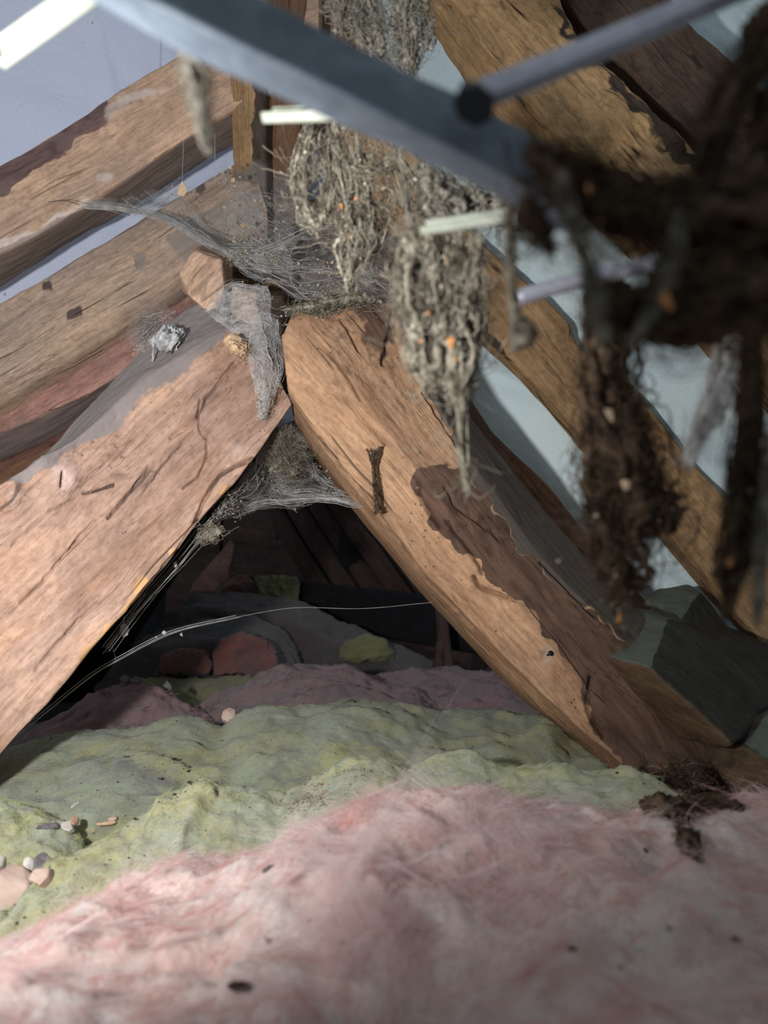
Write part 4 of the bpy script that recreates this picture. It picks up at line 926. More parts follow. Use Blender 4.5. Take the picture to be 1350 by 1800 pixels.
mound('long dark grey hump deep in the dark bay, behind the rust red rolls', M['murk'], [(300, 1085, 2.20), (325, 1060, 2.22), (350, 1046, 2.24), (420, 1042, 2.25), (520, 1058, 2.25), (570, 1086, 2.22), (640, 1116, 2.20), (700, 1140, 2.18), (780, 1170, 2.16)], 0.2, 0.12, 107, 0.012, 7)
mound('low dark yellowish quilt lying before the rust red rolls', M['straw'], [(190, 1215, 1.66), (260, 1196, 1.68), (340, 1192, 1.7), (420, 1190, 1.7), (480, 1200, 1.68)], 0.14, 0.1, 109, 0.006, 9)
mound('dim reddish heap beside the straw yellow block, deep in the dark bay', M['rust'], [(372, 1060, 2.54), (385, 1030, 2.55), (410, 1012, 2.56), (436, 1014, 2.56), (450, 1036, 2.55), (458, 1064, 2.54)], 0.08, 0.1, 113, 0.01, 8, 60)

def chunk(name, pts, mat, seed, rough=0.008, cuts=4, bevel=0.012, freq=None):
    return hull(name, pts, M[mat], bevel=bevel, cuts=cuts, rough=rough, seed=seed)
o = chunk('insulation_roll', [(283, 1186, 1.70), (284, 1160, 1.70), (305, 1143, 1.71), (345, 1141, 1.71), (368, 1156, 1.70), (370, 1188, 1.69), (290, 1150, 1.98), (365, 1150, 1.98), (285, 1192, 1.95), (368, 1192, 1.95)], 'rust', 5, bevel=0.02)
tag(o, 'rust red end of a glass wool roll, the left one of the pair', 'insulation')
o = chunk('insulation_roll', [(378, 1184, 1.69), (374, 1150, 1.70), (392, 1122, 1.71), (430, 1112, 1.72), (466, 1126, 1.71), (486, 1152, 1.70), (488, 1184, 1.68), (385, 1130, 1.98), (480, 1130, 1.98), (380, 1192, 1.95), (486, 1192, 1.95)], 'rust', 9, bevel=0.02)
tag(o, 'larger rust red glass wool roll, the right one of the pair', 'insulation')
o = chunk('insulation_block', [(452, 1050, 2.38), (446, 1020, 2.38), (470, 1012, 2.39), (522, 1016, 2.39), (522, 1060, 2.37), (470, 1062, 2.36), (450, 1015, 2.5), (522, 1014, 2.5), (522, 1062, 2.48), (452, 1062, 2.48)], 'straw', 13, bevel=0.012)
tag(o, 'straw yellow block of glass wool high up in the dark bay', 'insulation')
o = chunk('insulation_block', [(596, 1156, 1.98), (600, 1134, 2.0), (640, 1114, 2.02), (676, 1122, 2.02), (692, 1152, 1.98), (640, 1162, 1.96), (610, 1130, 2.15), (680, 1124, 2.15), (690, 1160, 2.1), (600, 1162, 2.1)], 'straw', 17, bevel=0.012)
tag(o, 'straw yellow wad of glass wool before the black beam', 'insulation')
o = chunk('insulation_block', [(925, 1300, 1.03), (945, 1272, 1.04), (968, 1262, 1.05), (985, 1275, 1.04), (975, 1300, 1.02), (930, 1320, 1.0), (960, 1270, 1.12), (985, 1290, 1.1), (930, 1310, 1.1)], 'green', 21, bevel=0.008, rough=0.006)
tag(o, 'folded green wad of glass wool by the foot of the golden rafter', 'insulation')

# ------------------------------------------------------------------ rubble, flakes, droppings
def on_surf(o, x, y, near=False):
    """depth along the view axis of the quilt's surface at a pixel"""
    V, N, px = SURF[o.name]
    k = np.sum(N * (V - np.array([0, 0, CZ])), -1) < 0
    r = np.sum((px[k] - np.array([x, y])) ** 2, -1); i = np.argmin(r); q = V[k][i] - np.array([0, 0, CZ])
    if near and r[i] > 150: return None
    return q[1] * CP + q[2] * SP

def on_any(x, y):
    """depth of the nearest quilt seen at a pixel"""
    d = [on_surf(o, x, y, True) for o in bpy.data.objects if o.name in SURF]
    d = [k for k in d if k]
    return min(d) if d else None

def rub(name, label, cat, pts, mat, th=0.012, seed=0, group=None, bevel=0.0015, cuts=2, rough=0.001):
    """a broken slab: face polygon plus thickness away from the viewer"""
    mx, my, md = np.mean(pts, 0); s = on_any(mx, my)
    if s: pts = [(x, y, d + s - md - th * 0.35 - 0.003) for x, y, d in pts]
    q = [P(*p) for p in pts]; q2 = [a + np.array([0.0, th * 0.9, -th * 0.6]) for a in q]
    o = hull(name, q + q2, M[mat], bevel=bevel, cuts=cuts, rough=rough, seed=seed, world=True)
    tag(o, label, cat, group)
    return o
rub('plaster_chunk', 'large cracked beige plaster slab at the left edge beside the green wool', 'rubble', [(-30, 1560, .60), (-10, 1538, .61), (20, 1517, .63), (38, 1521, .63), (62, 1545, .625), (62, 1551, .62), (48, 1557, .61), (30, 1595, .59), (-20, 1610, .58)], 'plaster', 0.03, 1, cuts=5, rough=0.0016, bevel=0.0006)
rub('plaster_chunk', 'smaller beige plaster piece behind the grey stone', 'rubble', [(50, 1545, .64), (60, 1528, .65), (86, 1524, .65), (84, 1540, .64), (68, 1556, .63)], 'plaster', 0.02, 2)
rub('plaster_flake', 'white plaster lump touching the grey stone', 'rubble', [(40, 1520, .64), (43, 1508, .65), (52, 1505, .65), (60, 1513, .65), (58, 1528, .64), (48, 1528, .635)], 'plaster_white', 0.012, 3, cuts=3)
rub('plaster_flake', 'white plaster splinter at the very left edge', 'rubble', [(-8, 1506, .65), (0, 1500, .65), (10, 1506, .65), (4, 1520, .64), (-8, 1526, .63)], 'plaster_white', 0.01, 4)
o = hull('stone', [(58, 1524, .64), (62, 1506, .65), (76, 1498, .66), (90, 1504, .655), (95, 1515, .65), (82, 1524, .64), (66, 1530, .635), (76, 1508, .68), (90, 1520, .67)], M['stone'], bevel=0.002, cuts=4, rough=0.002, seed=6)
tag(o, 'dark grey rough stone among the plaster pieces', 'stone')
rub('lath_fragment', 'flat grey splinter of lath in the hollow between the green quilts', 'wood', [(58, 1456, .76), (66, 1449, .77), (98, 1444, .78), (102, 1452, .775), (80, 1458, .765)], 'stone', 0.006, 7)
rub('plaster_flake', 'pale plaster wedge at the end of the lath splinter', 'rubble', [(100, 1450, .77), (108, 1444, .78), (124, 1442, .78), (128, 1456, .765), (120, 1460, .76), (102, 1454, .77)], 'plaster_white', 0.008, 8)
rub('plaster_flake', 'greenish curled flake above the pale plaster wedge', 'rubble', [(122, 1441, .79), (126, 1435, .80), (137, 1437, .80), (136, 1446, .79), (128, 1449, .78)], 'chip_pale', 0.004, 9)
rub('plaster_flake', 'oval cream flake lying on the grey green quilt at the left', 'rubble', [(124, 1418, .83), (128, 1411, .84), (138, 1408, .84), (140, 1411, .84), (130, 1418, .83), (125, 1420, .825)], 'plaster_white', 0.003, 10)
rub('plaster_flake', 'small squarish flake right of the lath splinter', 'rubble', [(157, 1463, .76), (162, 1456, .77), (169, 1457, .77), (164, 1465, .76)], 'chip_pale', 0.003, 11)
rub('lath_fragment', 'thin pale lath sliver in the hollow of the green wool', 'wood', [(168, 1448, .78), (172, 1445, .785), (200, 1442, .79), (206, 1444, .79), (198, 1448, .785), (172, 1450, .78)], 'chip_pale', 0.004, 12)
rub('lath_fragment', 'short flat lath piece just above the pale sliver', 'wood', [(188, 1440, .79), (196, 1434, .80), (206, 1434, .80), (204, 1440, .795)], 'plaster', 0.004, 13)
rub('plaster_flake', 'pale lavender flake on the middle mauve quilt', 'rubble', [(389, 1262, 1.15), (393, 1248, 1.16), (402, 1243, 1.17), (413, 1247, 1.17), (414, 1258, 1.16), (402, 1268, 1.15)], 'plaster', 0.012, 14)
rub('plaster_flake', 'thin pale flake standing by the left rust red roll', 'rubble', [(269, 1188, 1.6), (274, 1172, 1.61), (278, 1162, 1.61), (283, 1170, 1.61), (280, 1182, 1.6), (273, 1190, 1.6)], 'stone', 0.006, 15)
rub('plaster_flake', 'grey shard on the left mauve quilt beneath the rafter', 'rubble', [(285, 1205, 1.30), (293, 1194, 1.31), (303, 1206, 1.30), (300, 1214, 1.29)], 'stone', 0.006, 16)
rub('plaster_flake', 'first of two small shards on the crest of the left mauve quilt', 'rubble', [(208, 1192, 1.40), (218, 1184, 1.41), (228, 1190, 1.41), (220, 1200, 1.40)], 'stone', 0.01, 17)
rub('plaster_flake', 'second, broader shard on the crest of the left mauve quilt', 'rubble', [(226, 1196, 1.40), (238, 1186, 1.41), (248, 1194, 1.41), (240, 1202, 1.40)], 'stone', 0.01, 18)
for k, (x, y, d, l, a) in enumerate([(473, 1528, .52, 11, -.7), (423, 1738, .36, 22, .35), (611, 1657, .40, 8, .2), (471, 1660, .395, 12, 1.35), (61, 1729, .46, 6, .3), (820, 1503, .50, 6, .8), (1134, 1495, .50, 8, .9), (1178, 1643, .41, 8, .7), (1294, 1659, .41, 10, .3), (1003, 1671, .40, 8, .2)]):
    lab = ['dark brown dropping on the pink quilt near its green edge', 'large flat dark dropping low on the pink quilt', 'small round dropping by the grey fold of the pink quilt', 'upright brown chip in the middle of the pink quilt', 'tiny dark crumb at the far left of the pink quilt', 'tiny dark crumb high in the middle of the pink quilt', 'brown crumb below the dark clump on the pink quilt', 'brown crumb in the right part of the pink quilt', 'long dark dropping near the right edge of the pink quilt', 'dark crumb right of centre above the torn hollow'][k]
    V0, N0, PX = SURF[pk.name]
    j = np.argmin((PX[:, 0] - x) ** 2 + (PX[:, 1] - y) ** 2 + 1e6 * (np.sum(N0 * (V0 - np.array([0, 0, CZ])), -1) > 0))
    c0 = V0[j] + N0[j] * 0.0006; d = np.linalg.norm(c0 - np.array([0, 0, CZ])) * 0.96
    ax = np.array([math.cos(a), 0.3, -math.sin(a) * 0.6]); ax /= np.linalg.norm(ax); s = l / F * d
    bx = np.cross(N0[j], ax); bx /= np.linalg.norm(bx)
    pts = [c0 + ax * s * u + (bx * math.cos(w) + N0[j] * math.sin(w)) * s * r for u, r in ((-1, .12), (-.5, .4), (.4, .42), (1, .15)) for w in np.arange(6) * math.pi / 3]
    tag(hull('dropping', pts, M['dropping'], bevel=0, cuts=1, rough=0.0003, seed=k, world=True), lab, 'dropping', 'droppings on the pink quilt')

def litter(o, n, size, mat, seed, region=None, name='litter', flat=0.5):
    V, N = surf(o, region)
    rng = np.random.default_rng(seed); w = np.maximum(0.02, fbm(V * 16, 3, seed) + 0.15); w /= w.sum()
    ids = rng.choice(len(V), n, p=w)
    p = V[ids] + rng.normal(0, 0.003, (n, 3)) * np.array([1, 1, 0]) + N[ids] * size * 0.4
    Vs, Fs = specks(p, size, seed, flat)
    q = make_mesh(name, Vs, [Fs], M[mat], None, False); child_of(q, o); tag(q, kind='stuff')
litter(gA, 900, 0.0007, 'grit', 1); litter(gA, 350, 0.0009, 'dropping', 2, None, 'crumbs')
litter(gA, 420, 0.0011, 'grit', 7, [(480, 1440), (500, 1380), (560, 1355), (640, 1350), (700, 1380), (600, 1420)], 'wood_crumbs')
litter(gA, 200, 0.0007, 'chip', 8, [(490, 1430), (500, 1390), (560, 1360), (640, 1360), (680, 1390), (600, 1420)], 'rust_crumbs')
litter(gB, 700, 0.0009, 'grit', 3); litter(gB, 400, 0.0011, 'dropping', 4, None, 'crumbs')
litter(gC, 150, 0.0008, 'grit', 5); litter(pk, 160, 0.0006, 'dropping', 6, None, 'crumbs')

# ------------------------------------------------------------------ old aerial hung across the roof
ant = bpy.data.objects.new('television_aerial', None); COL.objects.link(ant); ant.location = P(600, 130, .245)
tag(ant, 'old aerial with a square grey boom and ivory and aluminium rods, hung with dusty webs', 'aerial')
bpy.context.view_layer.update()
n = 60
bD = [(120, -60, .225), (290, 15, .228), (400, 70, .23), (600, 163, .235), (700, 217, .238), (847, 290, .243), (1010, 372, .25)]
bL = [(10, -70, .245), (160, 2, .246), (310, 92, .247), (400, 131, .248), (527, 190, .251), (613, 228, .254), (707, 265, .257), (847, 336, .261), (1010, 420, .268)]
bT = [(250, -110, .236), (490, 6, .243), (580, 57, .246), (653, 92, .249), (730, 132, .251), (800, 160, .253), (880, 205, .256), (1010, 275, .262)]
aD, aL, aT = [resample(e, n, 4) for e in (bD, bL, bT)]
boom = timber('boom', [aL, aD, aT, aL + aT - aD], [12, 16, 12, 16], n, M['aluminium'], 1, 0.0, 0.00015, seed=50)
child_of(boom, ant)

def tube_part(name, rows, rad, mat, sides=20, K=24):
    """a straight hollow rod from pixel rows (x, y, d); rad in metres"""
    p = spline_path(np.array([P(*r) for r in rows]), K)
    e = (p[1] - p[0]) / np.linalg.norm(p[1] - p[0]); 
    V, f = tubes(p[None], np.full((1, K), rad), sides)
    inner = np.concatenate([V[:sides]]) ; c0 = p[0]
    rim = c0 + (V[:sides] - c0) * 0.78; deep = rim + e * 0.012
    b = len(V); j = np.arange(sides); jn = (j + 1) % sides
    fs = [f, np.stack([jn, j, b + j, b + jn], -1), np.stack([b + jn, b + j, b + sides + j, b + sides + jn], -1)]
    o = make_mesh(name, np.concatenate([V, rim, deep]), fs, mat)
    child_of(o, ant); return o
def channel_part(name, a, b, up, w, h, t, mat, n=14):
    """a U-section strip between two pixel points; up = opening direction in the picture"""
    A, B = P(*a), P(*b); X = (B - A) / np.linalg.norm(B - A)
    u = np.array([up[0], up[2], up[1]], float); u = u - X * (u @ X); u /= np.linalg.norm(u); s = np.cross(X, u)
    prof = [(-w, h), (-w, 0), (w, 0), (w, h), (w - t, h), (w - t, t), (-w + t, t), (-w + t, h)]
    ed = [np.array([A, B]) + s * x + u * y for x, y in prof]
    o = timber(name, ed, [4] * 8, n, mat, 0, 0.0, 0.0001, seed=51)
    child_of(o, ant); return o
tube_part('element_rod', [(842, 168, .236), (1000, 105, .243), (1340, -38, .262)], .0044, M['tube'])
tube_part('element_rod', [(912, 523, .335), (1000, 498, .330), (1200, 450, .315)], .0036, M['tube'])
channel_part('element_strip', (6, 102, .305), (250, -72, .285), (0.25, 0.2, -0.9), .0062, .004, .0012, M['ivory'])
channel_part('element_strip', (474, 212, .345), (660, 206, .32), (0.0, 0.6, -0.7), .0052, .0045, .0012, M['ivory'])
channel_part('element_strip', (745, 408, .355), (985, 372, .33), (0.0, 0.6, -0.7), .0045, .004, .0012, M['ivory'])
hb = [(804, 152, .216), (845, 146, .216), (872, 166, .216), (870, 208, .216), (838, 228, .216), (802, 212, .216), (792, 178, .216), (812, 160, .240), (862, 165, .240), (862, 212, .240), (808, 210, .240), (816, 138, .228), (826, 140, .228)]
o = hull('rod_clip', hb, M['black_plastic'], bevel=0.0015, cuts=3, rough=0.0004, seed=3); child_of(o, ant)

# ------------------------------------------------------------------ dusty hanging webs
def cobweb(name, label, guides, r, mat, cores=(), K=26, seed=0, knots=0, knot_size=0.02, chips=(), group=None, dust=0, wander=0.8, cat='cobweb', cordn=0.10, cordr=0.22):
    """a matted hanging tangle: thick lumpy cords, fine threads round them and the bits caught in them"""
    parts = [core(rows, seed + i * 3, fill=fl, ragged=rg) for i, (rows, fl, rg) in enumerate(cores)]
    for i, (rows, cnt) in enumerate(guides):
        if cordn: parts += cords(rows, max(2, int(cnt * cordn)), cordr, seed + 31 * i)
    parts += strands([(g, int(c * 1.3)) for g, c in guides], r * 0.5, K, seed, wander)
    cen = np.concatenate([guide(rows, 40)[0] for rows, _ in guides])
    if knots: parts.append(loops(cen, r * 0.45, knot_size, knots, seed + 5))
    V, f = join(parts)
    o = make_mesh(name, V, f, mat)
    tag(o, label, cat, group)
    if dust:
        rng = np.random.default_rng(seed); ids = rng.integers(0, len(V), dust)
        Vs, Fs = specks(V[ids] + rng.normal(0, r, (dust, 3)), r * 2.2, seed)
        q = make_mesh('dust', Vs, [Fs], M['grit'], None, False); child_of(q, o); tag(q, kind='stuff')
    for k, (x, y, d, s, m) in enumerate(chips):
        c = P(x, y, d); s = s / F * d; rng = np.random.default_rng(k + seed)
        pts = [c + np.array([rng.uniform(-.6, .6) * s, rng.uniform(-.3, .3) * s, rng.uniform(-1, 1) * s]) for _ in range(9)]
        q = hull('wood_chip', pts, M[m], bevel=0, cuts=1, rough=s * .05, seed=k, world=True); child_of(q, o)
    return o
cobweb('cobweb', 'grey looped cobweb ropes hanging behind the short ivory strip', [
    ([(560, 215, .55, 10), (545, 240, .55, 12), (530, 300, .55, 12), (528, 350, .55, 10), (545, 390, .55, 10), (560, 398, .55, 10)], 70),
    ([(592, 215, .55, 8), (590, 270, .55, 8), (580, 330, .55, 10), (572, 370, .55, 10), (560, 398, .55, 8)], 60),
    ([(588, 220, .55, 8), (600, 300, .55, 12), (612, 380, .55, 18), (615, 440, .55, 18), (612, 490, .55, 10)], 60),
    ([(620, 230, .55, 10), (628, 310, .55, 12), (640, 370, .55, 14), (640, 420, .55, 16), (622, 470, .55, 12), (612, 515, .56, 5)], 90),
    ([(700, 260, .54, 8), (680, 285, .54, 10), (640, 300, .54, 10), (625, 300, .55, 8)], 40),
    ([(545, 300, .55, 6), (570, 285, .55, 6), (590, 260, .55, 6)], 20), ([(660, 260, .55, 20), (690, 340, .56, 24), (665, 420, .58, 22), (640, 470, .6, 12)], 28)],
    .00042, M['web_grey'], [([(588, 215, .55, 4), (592, 280, .55, 5), (580, 340, .55, 7), (563, 395, .55, 8)], .7, .8), ([(555, 215, .55, 3), (532, 300, .55, 5), (530, 360, .55, 6), (560, 398, .55, 7)], .7, .8),
     ([(600, 300, .55, 4), (614, 390, .55, 10), (613, 480, .55, 7), (610, 515, .56, 3)], .7, .9), ([(632, 320, .55, 4), (640, 400, .55, 8), (625, 465, .55, 8)], .7, .9)], seed=11, knots=260, knot_size=.016, dust=400, cordr=.13, cordn=.12,
    chips=[(600, 365, .545, 8, 'chip'), (625, 350, .545, 6, 'chip'), (615, 420, .545, 6, 'chip_pale')])
cobweb('cobweb', 'thick grey brown cobweb clump hanging from the ivory strip in mid picture', [
    ([(735, 400, .42, 22), (738, 470, .42, 32), (740, 560, .42, 28), (750, 630, .42, 24), (762, 680, .42, 12)], 150),
    ([(790, 410, .42, 20), (790, 480, .42, 26), (785, 560, .42, 26), (795, 640, .42, 24), (798, 700, .42, 14)], 150),
    ([(840, 410, .41, 10), (838, 480, .41, 12), (828, 560, .42, 20), (822, 640, .42, 14), (812, 720, .42, 6), (812, 800, .42, 5), (820, 865, .42, 5)], 90),
    ([(712, 470, .42, 10), (700, 490, .42, 12), (712, 520, .42, 12), (735, 540, .42, 10)], 30)], .00042, M['web_grey'],
    [([(728, 430, .42, 12), (735, 500, .42, 24), (738, 580, .42, 20), (750, 650, .42, 17), (762, 685, .42, 8)], .75, .75), ([(790, 430, .42, 10), (788, 520, .42, 20), (790, 600, .42, 22), (797, 670, .42, 17), (800, 710, .42, 6)], .75, .75),
     ([(770, 440, .425, 12), (768, 540, .425, 24), (775, 620, .425, 18), (780, 660, .425, 8)], .75, .7), ([(828, 520, .42, 5), (824, 620, .42, 10), (812, 700, .42, 7), (812, 790, .42, 5), (818, 865, .42, 4)], .8, .6), ([(705, 480, .42, 8), (705, 510, .42, 8), (730, 530, .42, 8)], .8, .7)],
    seed=23, knots=220, knot_size=.014, dust=300, chips=[(793, 602, .405, 13, 'chip'), (752, 552, .405, 7, 'chip'), (785, 460, .405, 7, 'chip_pale'), (739, 600, .405, 5, 'chip'), (800, 630, .405, 6, 'chip')])
cobweb('cobweb', 'thin cobweb cord with a dark bead at its end, left of the aluminium tube', [
    ([(893, 320, .30, 7), (897, 430, .30, 7), (903, 530, .30, 7), (910, 600, .30, 8)], 50)], .0003, M['web_grey'], [([(893, 315, .30, 7), (897, 430, .30, 7), (903, 530, .30, 8), (908, 615, .30, 10)], .8, .6), ([(905, 560, .30, 8), (925, 580, .30, 20), (920, 612, .30, 12)], .8, .5)], seed=29)
cobweb('cobweb', 'big dark matted cobweb mass hanging at the right of the boom', [
    ([(930, 270, .235, 24), (1010, 320, .235, 38), (1100, 360, .235, 40), (1200, 390, .235, 60), (1380, 400, .24, 110)], 240),
    ([(1040, 530, .235, 22), (1110, 550, .235, 30), (1200, 540, .235, 50), (1380, 500, .235, 80)], 200),
    ([(1380, 20, .245, 50), (1300, 140, .245, 30), (1262, 220, .24, 24), (1240, 300, .24, 26)], 100), 
    ([(1150, 380, .23, 14), (1180, 450, .23, 14), (1160, 520, .23, 12), (1120, 600, .23, 10)], 40), ([(930, 370, .24, 22), (940, 400, .24, 24), (960, 440, .24, 14)], 40)], .00033, M['web_dark'],
    [([(925, 262, .238, 14), (985, 300, .238, 26), (1060, 335, .238, 32), (1150, 355, .238, 38), (1250, 395, .238, 72), (1420, 380, .24, 110)], .8, .6), ([(1180, 440, .24, 30), (1230, 500, .24, 70), (1420, 480, .24, 100)], .85, .5), ([(1080, 540, .24, 18), (1150, 560, .24, 28), (1250, 560, .24, 45), (1420, 540, .24, 60)], .85, .5),
     ([(1420, -20, .25, 60), (1330, 100, .25, 34), (1280, 190, .25, 22), (1258, 260, .245, 20), (1250, 330, .24, 24)], .8, .55), ([(1420, 150, .25, 70), (1360, 300, .25, 60)], .85, .5), ([(925, 350, .24, 16), (942, 400, .24, 18), (975, 440, .24, 8)], .8, .6)],
    seed=37, knots=240, knot_size=.012, chips=[(1170, 530, .222, 22, 'chip'), (1035, 330, .222, 14, 'chip')])
cobweb('cobweb', 'tan web rope slanting down the left side of the big dark mass', [
    ([(985, 300, .225, 10), (1010, 400, .225, 12), (1045, 500, .225, 14), (1062, 600, .225, 12)], 50), ([(1190, 370, .225, 8), (1185, 440, .225, 10), (1160, 520, .225, 10), (1110, 610, .225, 8)], 30)], .0003, M['web_grey'],
    [([(986, 300, .228, 8), (1012, 410, .228, 10), (1048, 510, .228, 14), (1062, 605, .228, 14)], .8, .5), ([(1190, 365, .228, 6), (1182, 450, .228, 8), (1150, 530, .228, 9), (1108, 612, .228, 7)], .8, .5)], seed=39)
cobweb('cobweb', 'long ragged dark cobweb tail with a pale chip, hanging below the big mass', [
    ([(1062, 500, .36, 34), (1065, 620, .36, 38), (1080, 720, .36, 40), (1095, 820, .36, 50), (1100, 890, .36, 55), (1090, 960, .36, 38), (1095, 1020, .36, 24)], 260),
    ([(1060, 820, .36, 12), (1040, 880, .36, 10), (1050, 940, .36, 12), (1070, 990, .36, 14)], 60), ([(1095, 1000, .36, 14), (1082, 1050, .36, 6), (1088, 1105, .36, 4)], 40), ([(1120, 880, .36, 16), (1160, 880, .36, 16), (1190, 875, .36, 8)], 40),
    ([(1060, 1000, .36, 12), (1095, 1015, .36, 18), (1130, 1030, .36, 12)], 60)], .00036, M['web_dark'],
    [([(1060, 490, .36, 28), (1062, 600, .36, 34), (1076, 700, .36, 30), (1095, 790, .36, 38), (1105, 860, .36, 46), (1110, 910, .36, 26)], .85, .55), ([(1085, 920, .36, 10), (1085, 980, .36, 22), (1100, 1020, .36, 20)], .8, .9), ([(1050, 850, .36, 10), (1045, 900, .36, 12), (1060, 960, .36, 12)], .8, .8), ([(1125, 870, .36, 14), (1165, 885, .36, 15), (1190, 872, .36, 8)], .8, .6),
     ([(1070, 1000, .36, 8), (1100, 1012, .36, 14), (1128, 1026, .36, 10)], .8, .9)],
    seed=43, knots=220, knot_size=.012, dust=260, chips=[(1070, 730, .335, 13, 'chip_pale'), (1100, 855, .335, 12, 'chip_pale'), (1088, 1085, .35, 9, 'chip'), (1080, 1010, .345, 6, 'chip_pale')])
cobweb('cobweb', 'straight brown cobweb cord near the right edge, ending in an orange chip', [
    ([(1322, 540, .28, 18), (1318, 660, .28, 20), (1315, 780, .28, 22), (1308, 880, .28, 22), (1300, 960, .28, 22), (1288, 1020, .28, 14), (1275, 1080, .28, 6)], 140)], .00034, M['web_dark'],
    [([(1325, 530, .28, 14), (1318, 680, .28, 17), (1316, 800, .28, 20), (1305, 900, .28, 18), (1300, 980, .28, 20), (1285, 1030, .28, 8)], .85, .55), ([(1270, 960, .28, 6), (1262, 1000, .28, 10), (1275, 1040, .28, 5)], .8, .7)], seed=53, knots=90, knot_size=.01, dust=80, chips=[(1282, 990, .27, 11, 'chip')])
cobweb('cobweb', 'pale cobweb cord at the extreme right edge, behind the straight brown one', [
    ([(1350, 780, .27, 8), (1343, 900, .27, 10), (1336, 1000, .27, 10), (1330, 1100, .27, 8)], 60)], .0003, M['web_grey'], [([(1352, 760, .27, 6), (1344, 900, .27, 8), (1336, 1010, .27, 8), (1330, 1095, .27, 5)], .8, .6)], seed=59)
cobweb('cobweb', 'filmy slanting web streak before the brightest patch of felt', [
    ([(1300, 590, .34, 18), (1260, 690, .34, 18), (1230, 760, .34, 16), (1208, 820, .34, 12)], 120), ([(1262, 600, .34, 4), (1250, 660, .34, 4), (1235, 720, .34, 3)], 16)], .00012, M['silk_line'], [([(1262, 600, .34, 2.5), (1252, 655, .34, 4), (1240, 700, .34, 3.5), (1228, 740, .34, 3)], .8, .8)], seed=61, dust=20)
cobweb('cobweb', 'pale shreds of cobweb hanging above the boom at the top of the picture', [
    ([(585, -30, .6, 20), (600, 20, .6, 16), (590, 60, .6, 6)], 50), ([(620, -30, .6, 10), (628, 40, .6, 14), (638, 90, .6, 6)], 50), ([(655, -40, .6, 14), (660, 40, .6, 14), (668, 100, .6, 10)], 60), ([(690, -40, .6, 16), (705, 50, .6, 20), (715, 110, .6, 14), (725, 140, .6, 8)], 90), ([(720, -40, .6, 24), (735, 40, .6, 22), (728, 120, .6, 10)], 60)],
    .0004, M['web_pale'], [([(622, -30, .6, 6), (630, 40, .6, 8), (640, 95, .6, 5)], .8, .8), ([(656, -40, .6, 6), (662, 50, .6, 8), (670, 105, .6, 6)], .8, .8), ([(592, -30, .6, 12), (598, 20, .6, 10), (590, 60, .6, 4)], .8, .8), ([(700, -30, .6, 8), (712, 70, .6, 10), (722, 138, .6, 5)], .8, .9)], seed=67, knots=100, knot_size=.02, dust=60)
cobweb('cobweb', 'slender web cords dangling under the middle of the boom', [
    ([(702, 265, .5, 6), (712, 320, .5, 6), (720, 380, .5, 7), (724, 440, .5, 10)], 40), ([(760, 300, .5, 26), (780, 350, .5, 28), (800, 390, .5, 26)], 110), ([(830, 330, .5, 24), (860, 360, .5, 22), (870, 390, .5, 20)], 80), ([(740, 300, .52, 16), (760, 380, .52, 22), (800, 380, .52, 22)], 60)],
    .0004, M['web_pale'], [([(702, 262, .5, 3), (712, 320, .5, 4), (721, 390, .5, 5)], .8, .6)], seed=71, knots=140, knot_size=.02, dust=120)
cobweb('cobweb', 'blurred pale web shred hanging from the left of the boom over the rafter', [
    ([(335, 95, .27, 22), (345, 140, .27, 20), (352, 190, .27, 14), (360, 230, .27, 9), (366, 268, .27, 5)], 130)], .00016, M['web_pale'], [([(322, 92, .27, 9), (338, 150, .27, 10), (352, 210, .27, 8), (364, 262, .27, 5)], .8, .5)], seed=73)
q = lambda x, y, r, up=0.006: (x, y, on_surf(pk, x, max(y, 1416)) - up, r)
cobweb('web_clump', 'dark clump of fallen web lying on the pink quilt at the right', [
    ([q(1140, 1422, 10), q(1190, 1424, 14), q(1240, 1414, 12), q(1290, 1414, 8)], 70)], .0003, M['web_dark'], [([q(1136, 1420, 8), q(1156, 1422, 24, .012), q(1190, 1424, 21, .012), q(1225, 1412, 14), q(1270, 1413, 13), q(1305, 1420, 6)], .85, .5)], seed=79, knots=40, knot_size=.008, cat='debris')
cobweb('web_clump', 'smaller dark clump of web below the first on the pink quilt', [
    ([q(1180, 1450, 8), q(1210, 1470, 12), q(1228, 1500, 8)], 40)], .0003, M['web_dark'], [([q(1182, 1444, 8), q(1198, 1462, 17, .01), q(1214, 1482, 17, .01), q(1230, 1508, 6)], .85, .6)], seed=83, knots=30, knot_size=.008, chips=[(1205, 1452, on_surf(pk, 1205, 1452) - .02, 6, 'chip_pale')], cat='debris')

# ------------------------------------------------------------------ sheet webs
def crumbs_in_air(owner, pts, n, size, mat, seed, nm):
    rng = np.random.default_rng(seed); g, sp = guide(pts, 60); i = rng.integers(0, 60, n)
    Vs, Fs = specks(g[i] + rng.normal(0, 1, (n, 3)) * sp[i][:, None] * np.array([1, .4, 1]), size, seed)
    q = make_mesh(nm, Vs, [Fs], M[mat], None, False); child_of(q, owner); tag(q, kind='stuff')

